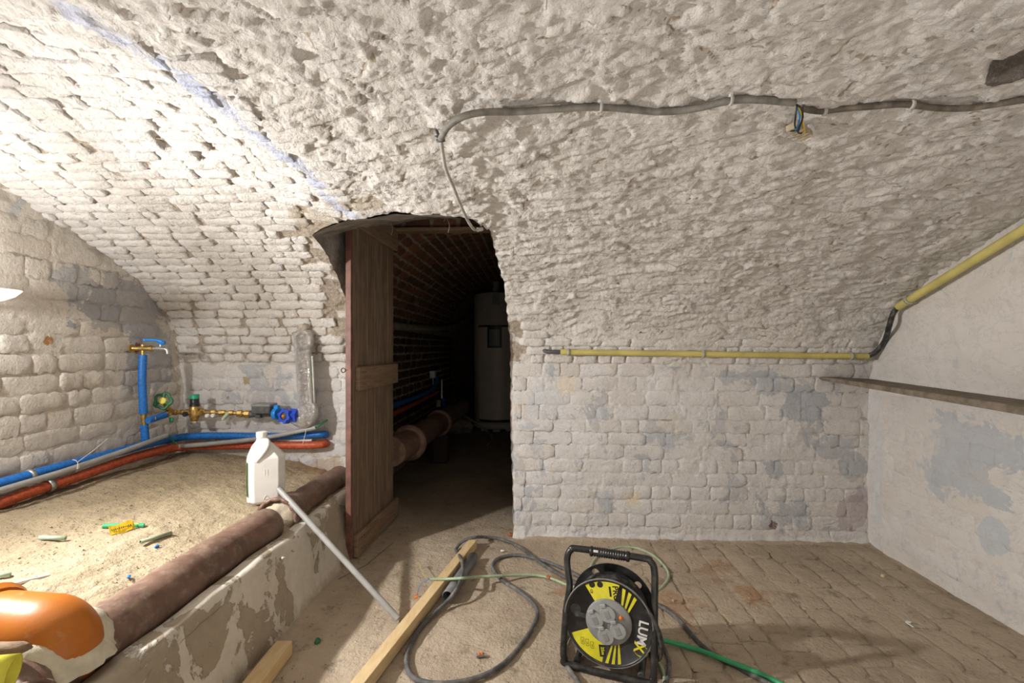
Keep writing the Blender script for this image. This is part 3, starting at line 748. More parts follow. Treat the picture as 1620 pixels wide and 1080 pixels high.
M_web = simple('cobweb', (.40, .37, .33), .9, 0, .1, 30)
M_lab = Mat('printed_green_label', .45, 0, .4); m = M_lab
m.color(m.mix(m.noise(30, 3, .5), (.05, .35, .07), (.16, .48, .12)))

_dg = None
def flat_shape(name, outlines, thick, res=2):
    """filled flat plate with holes from outlines, in local xy, thickness along z"""
    cu = bpy.data.curves.new(name, 'CURVE'); cu.dimensions = '2D'; cu.fill_mode = 'BOTH'; cu.extrude = thick / 2
    for ol in outlines:
        sp = cu.splines.new('POLY'); sp.points.add(len(ol) - 1); sp.use_cyclic_u = True
        for q, (x, y) in zip(sp.points, ol): q.co = (x, y, 0, 1)
    return curve_mesh(cu)
def curve_mesh(cu):
    o = bpy.data.objects.new('tmp', cu); COL.objects.link(o)
    dg = bpy.context.evaluated_depsgraph_get(); me = bpy.data.meshes.new_from_object(o.evaluated_get(dg))
    bpy.data.objects.remove(o); me.materials.clear(); return me
def text_mesh(body, size, thick=.0004, bold=.0, shear=0.0):
    cu = bpy.data.curves.new('text', 'FONT'); cu.body = body; cu.size = size; cu.extrude = thick; cu.offset = bold; cu.align_x = 'CENTER'; cu.align_y = 'CENTER'; cu.shear = shear
    cu.resolution_u = 3
    return curve_mesh(cu)
def placed(me, M):
    me.transform(M); return me
def circ(r, n=32, cx=0, cy=0, a0=0): return [(cx + r * cos(a0 + 2 * pi * k / n), cy + r * sin(a0 + 2 * pi * k / n)) for k in range(n)]
def corr(pts, r, step=.006, amp=.0012):
    """corrugated sleeve: points resampled evenly, radius alternating"""
    P = [Vector(p) for p in pts]; out = [P[0]]; acc = 0
    for a, b in zip(P[:-1], P[1:]):
        L = (b - a).length; t = step - acc
        while t < L: out.append(a + (b - a) * (t / L)); t += step
        acc = (acc + L) % step
    return out, [r + (amp if i % 2 else -amp) for i in range(len(out))]
def ring_clip(name, c, axis, r, parent, mat, w=.014, base=None):
    mb = MB(); M = frame(c, axis)
    mb.lathe([(r, -w / 2), (r + .004, -w / 2), (r + .004, w / 2), (r, w / 2), (r, -w / 2)], 18, M)
    if base is not None:
        b = Vector(base); d = b - Vector(c); mb.tube([Vector(c) + d.normalized() * r, b], .005, 6)
        mb.box((0, 0, 0), (.016, .02, w * .7), frame(Vector(c) + d.normalized() * (r + .006), axis, d))
    return mb.build(name, mat, parent)

# ================================================================== DOOR
HX0, HY0, HX1, HY1 = -.937, 2.352, -.905, 2.985
dv = Vector((HX1 - HX0, HY1 - HY0, 0)); DW = dv.length; dd = dv.normalized(); dn = Vector((dd.y, -dd.x, 0))
if dn.x < 0: dn = -dn
def doorM(u, n, z): return Matrix(((dd.x, dn.x, 0, HX0 + dd.x * u + dn.x * n), (dd.y, dn.y, 0, HY0 + dd.y * u + dn.y * n), (0, 0, 1, z), (0, 0, 0, 1)))
door = bpy.data.objects.new('door_1', None); COL.objects.link(door); door.location = (HX0, HY0, 0); door['kind'] = 'structure'
WM[door.name] = Matrix.Translation((HX0, HY0, 0))
tag(door, 'weathered plank door standing open, with three cross battens and a red-brown edge')
cuts = [.022, .085, .205, .315, .415, .525, DW - .012]
H0 = [.012, .02, .015, .022, .012, .018]
link('plank', MB().box((.011, -.014, .955), (.021, .030, 1.88), doorM(0, 0, 0), .002).mesh('plank'), door, M_doore)['label'] = 'narrow edge strip painted red-brown'
for k in range(6):
    w = cuts[k + 1] - cuts[k]
    MB().box(((cuts[k] + cuts[k + 1]) / 2, -.013 + R.uniform(-.002, .002), .955 + H0[k] / 2), (w - .004, .026, 1.88 - H0[k]), doorM(0, 0, 0), .003).build('plank', M_wood.m, door)
for z0, z1, u0, u1 in ((1.727, 1.868, .03, DW + .01), (.875, 1.0, .05, DW + .012), (.012, .13, .03, DW + .02)):
    bt = MB().box(((u0 + u1) / 2, .012, (z0 + z1) / 2), (u1 - u0, .024, z1 - z0), doorM(0, 0, 0), .004).build('batten', M_woodh.m, door)
    nb = MB()
    for u in (u0 + .05, u0 + .08, (u0 + u1) / 2, u1 - .08):
        for z in (z0 + .03, z1 - .03): nb.lathe([(.0045, 0), (.003, .002), (0, .0025)], 8, frame(doorM(u, .024, z).to_translation(), dn))
    nb.build('nails', M_iron, bt)['kind'] = 'stuff'
e = MB(); q = doorM(0, -.02, .985).to_translation() + Vector((-.02, 0.0, 0))
e.tube([q + Vector((cos(t) * .011, 0, sin(t) * .011)) for t in np.linspace(0, 2 * pi, 15)[:-1]], .003, 6, True); e.tube([q + Vector((.011, 0, 0)), q + Vector((.03, .004, 0))], .003, 6)
e.build('screw_eye', M_iron, door)

# ================================================================== CABLES ON THE VAULT
def vp(lst, off): return [hitP(px, py, o if o is not None else off) for px, py, o in lst]
P_ = spline(vp([(1257, 155, .014), (1200, 151, .012), (1157, 152, .012), (1100, 163, .016), (1050, 169, .014), (1010, 168, .012), (950, 163, .012), (880, 164, .016), (820, 166, .02), (770, 161, .03), (735, 161, .042), (712, 173, .048), (701, 191, .045), (698, 200, .04)], .012), 6)
t = thing('grey_cable', 'grey cable sagging along the vault and bending down to the doorway arch', 'cable', P_[0])
MB().tube(P_, .0095, 10).build('sheath', M_cgrey, t)
P2_ = spline(vp([(698, 198, .04), (701, 225, .036), (706, 252, .036), (718, 283, .034), (729, 312, .032), (740, 338, .028), (750, 355, .022), (757, 359, .012)], .03), 6)
o = MB().tube(P2_, .006, 9).build('cable_tail', simple('pale_grey_cable', (.36, .345, .31), .6, 0, .25, 25, .001, .4, dust=.3), t)
MB().tube([P2_[-1] - (P2_[-1] - P2_[-2]).normalized() * .004, P2_[-1] + (P2_[-1] - P2_[-2]).normalized() * .02], .0085, 9).build('plug', M_clip, t)
for px, py in ((951, 163), (1156, 152)):
    ring_clip('clip', hitP(px, py, .012), (1, 0, 0), .0095, t, M_clip, .008, hitP(px, py - 4, -.004))
ring_clip('clip', hitP(698, 203, .04), (0, .4, -.6), .0095, t, M_rubg, .006, hitP(690, 203, 0.005))
P_ = spline(vp([(1266, 162, .016), (1280, 167, .012), (1300, 169, .012), (1330, 165, .012), (1380, 161, .012), (1430, 158, .012), (1480, 163, .014), (1530, 164, .012), (1580, 157, .012), (1650, 146, .012)], .012), 6)
t = thing('brown_cable', 'dark brown cable continuing along the vault to the right edge of the photo', 'cable', P_[0])
MB().tube(P_, .0085, 10).build('sheath', M_cbrown, t)
for px, py in ((1303, 169), (1441, 159)): ring_clip('clip', hitP(px, py, .012), (1, 0, 0), .009, t, M_clip, .008, hitP(px - 4, py + 10, .0))
# junction with bare wires and a terminal strip
j0 = hitP(1262, 160, .02)
t = thing('wire_bundle', 'black, blue and yellow loose wires ending in a cloudy terminal strip on the vault', 'wires', j0)
def dwn(px, py, off): return hitP(px, py, off)
for nm, mt, pts in (('wire', M_blk2, [(1259, 156, .016), (1268, 157, .03), (1267, 170, .04), (1258, 182, .045), (1249, 181, .05)]), ('wire', M_blk2, [(1260, 156, .016), (1257, 164, .04), (1256, 176, .045), (1262, 190, .04), (1267, 193, .035)]),
                    ('wire', M_wireb, [(1260, 157, .016), (1264, 166, .035), (1259, 178, .045), (1254, 184, .045)]), ('wire', M_wirey, [(1261, 157, .016), (1267, 163, .034), (1270, 180, .04), (1272, 196, .03)]),
                    ('wire', M_blk2, [(1262, 158, .016), (1269, 166, .03), (1264, 180, .04), (1261, 191, .036)])):
    ww = MB().tube(spline([dwn(*q) for q in pts], 6), .0024, 6).build(nm, mt, t)
    if mt is M_wirey: ww['label'] = 'yellow wire'
    if mt is M_wireb: ww['label'] = 'blue wire'
ts = MB(); a_, b_ = dwn(1252, 188, .02), dwn(1275, 206, .02); ax = (b_ - a_)
for k in range(6):
    q = a_ + ax * ((k + .5) / 6); ts.box((0, 0, 0), (ax.length / 6 * .86, .036, .018), frame(q, Vector(surfN(*hit(1263, 197))), ax), .002)
ts.build('terminal_strip', M_clear, t)

# ================================================================== YELLOW CONDUITS
def wallP(px, py, off): return hitP(px, py, off)
A0, A1 = wallP(886, 553, .034), wallP(1366, 560, .034)
t = thing('yellow_conduit', 'long horizontal yellow conduit clipped to the back wall', 'conduit', A0)
c1 = A1.copy(); tub = MB().tube([A0 + (c1 - A0) * k / 12 for k in range(13)], .0165, 14).build('tube', M_yel, t)
for px in (899, 1112, 1341):
    k = (px - 886) / 480; q = A0 + (c1 - A0) * k; ring_clip('clip', q, (c1 - A0), .017, t, M_gclip, .016, q + Vector((0, .03, -.004)))
B0, B1 = onX(1421, 485, XR - .045), onX(1660, 338, XR - .045)
t = thing('yellow_conduit', 'yellow conduit climbing steeply along the right-hand wall', 'conduit', B0)
MB().tube([B0 + (B1 - B0) * k / 12 for k in range(13)], .0185, 14).build('tube', M_yel, t)
q = B0 + (B1 - B0) * .10; ring_clip('clip', q, (B1 - B0), .019, t, M_gclip, .016, q + Vector((.03, 0, -.006)))
t = thing('black_cable', 'black cable threaded through the yellow conduits and bending up in the corner', 'cable', A1)
dB = (B1 - B0).normalized(); dA = (A1 - A0).normalized()
pts = [A1 - dA * .05, A1 - dA * .01, onY(1385, 557, A1.y - .01), onY(1399, 540, A1.y - .05), onX(1407, 515, XR - .06), onX(1413, 496, XR - .05), B0 + dB * .01, B0 + dB * .05]
MB().tube(spline(pts, 7), .0125, 12).build('corner_bend', M_black, t)
hq = hitP(858, 553, -.01); pts = [hq, hitP(866, 554, .02), hitP(875, 553, .032), A0 + dA * .05]
MB().tube(spline(pts, 6), .0115, 12).build('wall_end', M_rubg, t)

# ================================================================== SHELF BOARD
sb = MB(); V = []
ft0, fb0 = onY(1294, 594.5, YB + .01), onY(1294, 600.5, YB + .01); ft1, fb1 = onX(1620, 643, 1.62), onX(1620, 657, 1.62)
V = []; ny = 16
for k in range(ny):
    f = 1.45 * k / (ny - 1); a_ = ft0 + (ft1 - ft0) * f; b_ = fb0 + (fb1 - fb0) * f; w = .0025 * R.uniform(-1, 1)
    for p in ((b_.x + w, b_.y, b_.z), (b_.x - .002 + w, b_.y, (a_.z + b_.z) / 2), (a_.x + w, a_.y, a_.z - .003), (a_.x + .004 + w, a_.y, a_.z), (XR + .02, a_.y, a_.z - .014), (XR + .02, a_.y, b_.z - .014)): V.append(p)
Fc = []
for k in range(ny - 1):
    for i in range(6): Fc.append([k * 6 + i, k * 6 + (i + 1) % 6, (k + 1) * 6 + (i + 1) % 6, (k + 1) * 6 + i])
Fc += [[5, 4, 3, 2, 1, 0], [(ny - 1) * 6 + i for i in range(6)]]
tag(sb.add(V, Fc, None, False).build('shelf_board', M_shelf), 'long dusty grey-brown wooden board fixed as a shelf on the right wall', 'shelf')

# ================================================================== PIPES ALONG THE LEFT AND BACK WALL
LX = XL + .062
def lw(px, py, X=LX): return onX(px, py, X)
def bw_(px, py, off): return hitP(px, py, off)
b1 = [lw(-60, 783), lw(0, 765), lw(100, 737), lw(200, 711), lw(245, 699), onY(272, 694, 2.60), onY(300, 690, 2.64), onY(350, 689, 2.65), onY(430, 690, 2.65), onY(500, 687, 2.66), onY(514, 687, 2.69), onY(516, 688, 2.78)]
t = thing('blue_pipe', 'long blue sleeved water pipe running along the left and back walls', 'pipe', b1[1])
P_, r_ = corr(spline(b1, 10), .0205, .008, .0009); MB().tube(P_, r_, 12).build('sleeve', M_blue, t)
for q, ax in ((lw(47, 752), (0, 1, .1)), (onY(266, 695, 2.585), (1, .8, 0))):
    ring_clip('pipe_clip', q, ax, .022, t, M_steel, .018, q + Vector((-.05, .01, .01)))
b2 = [lw(-60, 821), lw(0, 796), lw(60, 774), lw(120, 755), lw(200, 727), lw(255, 712), onY(285, 707, 2.60), onY(330, 705, 2.645), onY(400, 704, 2.65), onY(480, 704, 2.65), onY(506, 703, 2.66), onY(515, 702, 2.69), onY(517, 701, 2.78)]
t = thing('red_pipe', 'long red sleeved water pipe running under the blue one', 'pipe', b2[1])
P_, r_ = corr(spline(b2, 10), .0225, .009, .0009); MB().tube(P_, r_, 12).build('sleeve', M_red, t)
for q, ax in ((lw(77, 768), (0, 1, .1)), (onY(257, 713, 2.51), (.2, 1, 0))):
    ring_clip('pipe_clip', q, ax, .0245, t, M_steel, .02, q + Vector((-.05, .01, .012)))
t = thing('grey_conduit', 'grey conduit tied along the left wall pipes, upper end near the tap riser', 'conduit', lw(0, 776, LX + .05))
g1 = [lw(-60, 795, LX + .05), lw(0, 776, LX + .05), lw(100, 746, LX + .05), lw(200, 712, LX + .05), onX(264, 688, LX + .05)]
MB().tube(g1, .0125, 12).build('tube', M_pvc, t)
for a_, b_, z_ in (((125, 727), (172, 694), 1),):
    MB().tube(spline([onX(122, 742, LX + .068), onX(123, 732, LX + .062), onX(125, 729, LX + .06), onX(148, 712, LX + .04), onX(170, 694, LX + .02)], 5), .0016, 5).build('cable_tie', M_zip, t)
    MB().tube(spline([onX(115, 727, LX + .05), onX(121, 729, LX + .066), onX(125, 738, LX + .066), onX(122, 742, LX + .06)], 5), .0018, 5).build('cable_tie', M_zip, t)
t = thing('grey_conduit', 'grey conduit slanting up along the back wall behind the white canister', 'conduit', onY(285, 707, 2.60))
g2 = [onY(284, 706, 2.59), onY(340, 701, 2.60), onY(420, 692, 2.60), onY(500, 676, 2.60)]
MB().tube(spline(g2, 4), .0125, 12).build('tube', M_pvc, t)
MB().tube(spline([onY(483, 676, 2.60), onY(484, 681, 2.585), onY(482, 690, 2.585), onY(479, 702, 2.59)], 5), .0016, 5).build('cable_tie', M_zip, t)
t = thing('green_cable', 'short green cable linking the two grey conduits near the corner', 'cable', onX(264, 688, LX + .05))
MB().tube(spline([onX(255, 691, LX + .05), onX(266, 687, LX + .05), onY(272, 695, 2.55), onY(279, 702, 2.58), onY(290, 706, 2.59)], 6), .005, 8).build('sheath', M_hose, t)
t = thing('green_cable', 'short green cable end entering the back wall beside the foil duct', 'cable', onY(500, 676, 2.60))
MB().tube(spline([onY(494, 677, 2.60), onY(503, 674, 2.61), onY(512, 668, 2.66), onY(522, 662, 2.76)], 6), .006, 8).build('sheath', M_hose, t)
t = thing('white_trunking', 'short flat white strip lying between the blue and red pipes', 'strip', onY(465, 696, 2.67))
MB().box((0, 0, 0), (.21, .012, .022), Matrix.Translation(onY(466, 697, 2.67)), .002).build('strip', M_whp, t)

# riser with tap, brass valve train
RX, RY = XL + .075, 2.40
def rp3(px, py): return onX(px, py, RX)
t = thing('tap_riser', 'blue sleeved riser pipe with a brass tap on the left wall', 'tap', rp3(230, 695))
zs_ = lambda py: rp3(228, py)
P_, r_ = corr([rp3(226, 561), rp3(225, 600), rp3(227, 655)], .0185, .007, .001); MB().tube(P_, r_, 12).build('sleeve', M_blue, t)
P_, r_ = corr([rp3(228, 671), rp3(230, 694), rp3(232, 700)], .0185, .007, .001); MB().tube(P_, r_, 12).build('sleeve', M_blue, t)
MB().tube([rp3(226, 565), rp3(226, 545)], .010, 10).build('brass_neck', M_brass, t)
MB().tube([rp3(227, 652), rp3(228, 674)], .013, 10).tube([rp3(228, 663), rp3(228, 663) + Vector((.04, .03, .0))], .011, 10).build('brass_tee', M_brass, t)
q = rp3(226, 551); tp = MB(); tp.tube([q + Vector((-.05, -.02, 0)), q + Vector((-.02, -.005, 0)), q, q + Vector((.045, .008, 0))], [.012, .012, .015, .013], 10).lathe([(.017, -.008), (.017, .008)], 6, frame(q + Vector((.04, .008, 0)), (1, .15, 0)))
tp.lathe([(.022, 0), (.022, .006)], 12, frame(q + Vector((-.045, -.02, 0)), (1, .1, 0))); tp.build('brass_body', M_brass, t)
sp = spline([q + Vector((.045, .008, 0)), q + Vector((.075, .012, 0)), q + Vector((.10, .016, -.002)), q + Vector((.115, .018, -.008)), q + Vector((.119, .019, -.028))], 6)
MB().tube(sp, [.009] * (len(sp) - 8) + [.0075] * 8, 10).lathe([(.0125, -.012), (.0125, .012)], 8, frame(q + Vector((.078, .012, 0)), (1, .1, 0))).tube([q + Vector((.085, .013, 0)), q + Vector((.085, .013, .022))], .006, 8).build('spout', M_chrome, t)
MB().box((.092, .013, .030), (.034, .02, .02), Matrix.Translation(q), .004).tube(spline([q + Vector((.095, .012, .036)), q + Vector((.06, .0, .044)), q + Vector((.02, -.012, .045))], 5), [.009] * 4 + [.007] * 4 + [.0065] * 3, 8).lathe([(.009, -.006), (.009, .006)], 10, frame(q + Vector((.02, -.012, .045)), (0, 0, 1))).build('lever', M_bplast, t)

VT = [onX(234, 663, RX + .01)]
def vt(px, py, Y): return onY(px, py, Y)
t = thing('valve_train', 'row of brass valves and fittings on the back wall feeding the foil pipe', 'valve', vt(258, 655, 2.46))
P_, r_ = corr([onX(234, 665, RX + .03), vt(262, 656, 2.47)], .017, .007, .001); MB().tube(P_, r_, 12).build('blue_sleeve', M_blue, t)
bq = [vt(262, 655, 2.47), vt(272, 652, 2.52), vt(285, 652, 2.56), vt(300, 652, 2.58), vt(330, 652, 2.585), vt(356, 653, 2.59), vt(400, 654, 2.60)]
br = MB().tube(bq, .0115, 12)
for px, py, Y, r, w in ((264, 655, 2.48, .017, .018), (276, 652, 2.535, .016, .02), (288, 652, 2.565, .015, .016), (297, 652, 2.58, .018, .02), (322, 652, 2.585, .019, .02), (338, 652, 2.585, .016, .02), (352, 653, 2.59, .017, .03), (366, 653, 2.59, .015, .02), (380, 654, 2.595, .021, .022), (392, 655, 2.60, .022, .028)):
    br.lathe([(r * .85, -w / 2 - .004), (r, -w / 2), (r, w / 2), (r * .85, w / 2 + .004)], 8, frame(vt(px, py, Y), (1, .12, 0)), False)
br.build('brass_pipe', M_brass, t)
# stop valve with handwheel
hv = MB(); s0 = vt(270, 651, 2.51); wheel_c = vt(258, 634, 2.46); axw = (wheel_c - s0).normalized()
hv.tube([s0, s0 + (wheel_c - s0) * .5, wheel_c], [.018, .014, .007], 10).lathe([(.016, -.008), (.016, .008)], 6, frame(s0 + (wheel_c - s0) * .45, axw), False)
hv.tube([s0, s0 + Vector((.018, -.03, -.012))], .009, 8); hv.build('valve_body', M_brass, t)
wh = MB(); fz = Vector((.25, -.95, .25)); Mw = frame(wheel_c, fz, (1, 0, 0))
rim = [(0.040 * (1 + .10 * cos(5 * a_)) * cos(a_), .040 * (1 + .10 * cos(5 * a_)) * sin(a_), 0) for a_ in np.linspace(0, 2 * pi, 41)[:-1]]
wh.tube([Mw @ Vector(p) for p in rim], .0075, 8, True)
for a_ in (pi / 2, pi * 7 / 6, -pi / 6): wh.tube([Mw @ Vector((0, 0, 0)), Mw @ Vector((.038 * cos(a_), .038 * sin(a_), 0))], .008, 6)
whl = wh.build('handwheel', M_green, t)
MB().lathe([(.019, 0), (.019, .008), (.016, .011)], 18, Mw).build('yellow_cap', M_yelb, whl)
MB().tube([vt(270, 660, 2.50), vt(271, 668, 2.50)], .008, 8).box((0, 0, 0), (.012, .012, .02), Matrix.Translation(vt(272, 663, 2.49)), .002).build('drain_tap', M_hose, t)
# pressure reducer
pc = vt(308, 652, 2.575); up = Matrix.Translation(pc)
MB().lathe([(.014, -.052), (.022, -.046), (.024, -.03), (.027, -.018), (.029, 0), (.027, .018), (.026, .034), (.024, .036)], 16, up).tube([pc + Vector((-.02, -.01, -.002)), pc + Vector((-.02, -.045, -.004))], .012, 10).tube([pc + Vector((.01, 0, -.02)), pc + Vector((.05, 0, .012))], .015, 10).build('reducer_body', M_brass, t)
MB().lathe([(.026, .034), (.026, .046), (.023, .048), (.023, .078)], 16, up).build('reducer_cap', M_blk2, t)
MB().lathe([(.0235, .078), (.0235, .10), (.021, .102)], 16, up).build('reducer_knob', M_greenb, t)
MB().lathe([(.024, -.05), (.024, -.062), (.018, -.066)], 16, up).build('reducer_base', M_chrome, t)
MB().tube([pc + Vector((-.02, -.04, -.004)), pc + Vector((-.02, -.052, -.004))], .014, 12).build('side_plug', M_blk2, t)
for px in (329, 338): 
    q = vt(px, 657, 2.56); MB().lathe([(.0115, 0), (.0115, .012), (.009, .014)], 14, frame(q, (0, -1, 0))).build('white_plug', M_whp, t)
MB().tube([vt(361, 653, 2.56), vt(352, 664, 2.54)], [.010, .009], 10).build('lever_sleeve', M_gpipe, t)
# dark meter with box over it and the blue geared clamp
MB().tube([vt(396, 655, 2.60), vt(406, 655, 2.60), vt(440, 655, 2.60)], [.021, .015, .015], 12).box((0, 0, 0), (.03, .045, .035), Matrix.Translation(vt(411, 656, 2.595)), .004).build('meter_pipe', M_dark, t)
mb_ = MB().box((0, 0, 0), (.105, .08, .045), Matrix.Translation(vt(418, 647, 2.585)), .005).build('meter_body', M_dark, t)
MB().box((0, 0, 0), (.11, .085, .016), Matrix.Translation(vt(418, 640, 2.585)), .004).build('meter_lid', M_gpl, mb_)
bc = vt(438, 654, 2.575); MB().lathe([(.030, -.014), (.034, -.01), (.034, .01), (.030, .014)], 16, frame(bc, (1, -.3, 0))).box((0, 0, .035), (.026, .03, .026), Matrix.Translation(bc), .004).build('blue_clamp', M_bplast, t)
gc = vt(452, 658, 2.55); Mg = frame(gc, (-.25, -.95, .12)); gp = []
for k in range(12):
    a_ = 2 * pi * k / 12; rr_ = .043 if k % 2 == 0 else .034; gp += [(rr_ * cos(a_ - .13), rr_ * sin(a_ - .13)), (rr_ * cos(a_ + .13), rr_ * sin(a_ + .13))]
gw = link('gear_nut', flat_shape('gear', [gp, circ(.022, 20)], .035), t, M_bdark); gw.data.transform(Mg)
MB().lathe([(.021, -.012), (.021, .012), (.012, .018)], 16, Mg).build('core', M_dark, gw)
MB().lathe([(.007, .016), (.007, .024), (0, .026)], 10, Mg).build('red_button', M_or, gw)
MB().lathe([(.041, -.02), (.041, .02)], 6, frame(vt(467, 657, 2.575), (1, -.1, 0)), False).build('union_nut', M_bdark, t)

# foil-wrapped pipe
t = thing('foil_wrapped_pipe', 'vertical pipe wrapped in crinkled silver foil beside the door', 'pipe', vt(487, 660, 2.60))
fy = 2.60; f_ = lambda px, py: vt(px, py, fy)
def crinkle(V, amp): return [v + Vector((R.uniform(-1, 1), R.uniform(-1, 1), R.uniform(-.6, .6))) * amp for v in V]
u1 = MB().tube([f_(479, 551), f_(482, 590), f_(484, 632), f_(485, 645)], [.045, .044, .044, .046], 20); u1.V = crinkle(u1.V, .0016); u1.build('foil_sleeve', M_foil, t)
u2 = MB().tube([f_(478, 524), f_(479, 530), f_(480, 546), f_(480, 552)], [.052, .060, .057, .046], 20); u2.V = crinkle(u2.V, .0018); u2.build('foil_collar', M_foil, t)
u3 = MB().tube(spline([f_(485, 640), f_(487, 650), f_(486, 660), f_(477, 664), f_(465, 659)], 5), [.047, .052, .055, .056, .056, .057, .057, .057, .057, .056, .055, .053, .052, .05, .048, .046, .044, .042, .04, .038, .036], 18); u3.V = crinkle(u3.V, .003); u3.build('foil_elbow', M_foil, t)
u4 = MB().tube(spline([f_(479, 526), f_(482, 519), vt(489, 518, 2.68), vt(497, 520, 2.76)], 4), .035, 14); u4.V = crinkle(u4.V, .007); u4.build('mortar_packing', simple('crumbly_mortar', (.42, .37, .30), .95, 0, .3, 30, .01), t)
MB().lathe([(.032, -.01), (.038, -.01), (.038, .02), (.032, .02), (.032, -.01)], 20, frame(vt(500, 521, 2.73) , (-.15, -1, .2))).build('wall_sleeve', M_gpipe, t)
o = MB().tube([f_(494, 563), f_(496, 600), f_(497, 638)], .006, 6).build('foil_seam', simple('pale_backing', (.55, .57, .50), .6), t)

# ================================================================== STONEWARE DRAIN
PXX, PZ = -1.15, .335
t = thing('stoneware_drain', 'long glazed brown stoneware drain pipe bedded in mortar behind the curb', 'pipe', (PXX, 1.2, .26))
def pyy(y0, y1, r, nm, mt, n=40):
    k = 26; pts = [(PXX + .004 * sin(y * 7), y, PZ) for y in np.linspace(y0, y1, k)]
    mb = MB().tube(pts, [r + .002 * sin(i * 1.7) for i in range(k)], 28); return mb.build(nm, mt, t)
pyy(.55, 1.96, .077, 'near_section', M_clay.m)
pyy(2.10, 2.76, .066, 'far_section', M_clay.m)
# broken socket: half shell open to the near side
def shell(y0, y1, r0, r1, a0, a1, th, nm, mt, n=22):
    mb = MB(); V = []; rows = 5
    for k in range(rows):
        f = k / (rows - 1); y = y0 + (y1 - y0) * f; r = r0 + (r1 - r0) * f
        for i in range(n):
            a_ = a0 + (a1 - a0) * i / (n - 1) ; yy = y + (.006 * sin(i * 2.1) if k == 0 else 0)
            V.append((PXX + r * cos(a_), yy, PZ + r * sin(a_)))
    b = len(V)
    V += [(PXX + (x - PXX) * (1 - th / r0), y, PZ + (z - PZ) * (1 - th / r0)) for x, y, z in V]
    Fc = []
    for k in range(rows - 1):
        for i in range(n - 1):
            q = k * n + i; Fc.append([q, q + 1, q + n + 1, q + n]); Fc.append([b + q, b + q + n, b + q + n + 1, b + q + 1])
    for i in range(n - 1): Fc.append([i, b + i, b + i + 1, i + 1])
    for k in range(rows - 1):
        for q0 in (k * n, k * n + n - 1): Fc.append([q0, q0 + n, b + q0 + n, b + q0])
    mb.add(V, Fc); return mb.build(nm, mt, t)
sh = shell(2.035, 2.20, .096, .074, -.25, pi + .1, .016, 'broken_socket', M_clay.m); sh['label'] = 'broken-off socket rim with a pale clay edge'
mo = MB(); V = []; Fc = []
rng_ = np.random.RandomState(4)
mo.lathe([(.0, -.03), (.045, -.032), (.066, -.02), (.079, 0), (.079, .03)], 24, frame((PXX, 2.06, PZ - .004), (0, 1, 0))); mo.V = [v + Vector(rng_.uniform(-.006, .006, 3)) for v in mo.V]
mo.build('mortar_plug', M_mortar, t)
# mortar fillet between the pipe and the curb, rough
ys_ = np.arange(.55, 2.74, .012); cs_ = np.linspace(0, 1, 7); Pf = np.zeros((len(ys_), 7, 3))
for j, y in enumerate(ys_):
    w = float(fbm(np.array([y * 9]), np.array([.3]), 3, 77)[0])
    for i, c_ in enumerate(cs_):
        x = PXX + .045 + (CURB_X0 + .004 - PXX - .045) * c_; Pf[j, i] = (x, y, .312 + (.308 - .312) * c_ - .018 * sin(pi * c_) + .012 * w * (1 - c_) + .004 * float(gnoise(np.array([y * 40]), np.array([c_ * 5]), 6)[0]))
link('mortar_fillet', gridmesh('mortar_fillet', Pf), t, M_mortar)

# orange elbow let into the drain
_e = onZ(147, 1003, .412); EX, EY = _e.x - .08, _e.y; EZ = onY(66, 935, EY + .04).z - .072
t = thing('orange_elbow', 'big orange plastic drain elbow sealed into the brown pipe with cement', 'pipe', (-1.16, EY, .38))
er = .080
ec = [Vector((EX - .46 + .0495 * k, EY + .03 - .0037 * k, EZ)) for k in range(9)] + [Vector((EX - .05 + .05 * sin(a_), EY, EZ - .05 + .05 * cos(a_))) for a_ in np.linspace(.12, pi / 2, 12)] + [Vector((EX - .004, EY, EZ - .07)), Vector((EX - .012, EY + .004, EZ - .088))]
MB().tube(ec, er, 30).build('elbow', M_orange.m, t)
so = MB(); q = 5
so.tube([ec[0], ec[q]], .0925, 30).tube([ec[q], ec[q] + (ec[q] - ec[q - 1]).normalized() * .012], [.0925, .096], 30); so.tube([ec[q] + Vector((.012, 0, 0)), ec[q] + Vector((.03, -.001, 0))], [.096, .086], 30); so.build('socket', M_orange.m, t)
mr = MB(); V = []; n = 40
for i in range(n):
    a_ = 2 * pi * i / n; w = R.uniform(-.006, .006)
    for (dr, dz) in ((-.012, .022), (.003, .020), (.011 + w * .6, .012), (.018 + w, .003), (.024 + w, -.012)):
        r = er + dr; x = EX + r * cos(a_); y = EY + r * sin(a_)
        top = PZ + sqrt(max(.077 ** 2 - (x - PXX) ** 2, .0004)); V.append((x, y, max(top, float(plat_z(x, y)) if x < PXX else 0) + dz))
Fc = [[i * 5 + k, i * 5 + k + 1, ((i + 1) % n) * 5 + k + 1, ((i + 1) % n) * 5 + k] for i in range(n) for k in range(4)]
mr.add(V, Fc).build('cement_collar', simple('cream_cement', (.56, .50, .38), .9, 0, .15, 22, .004), t)

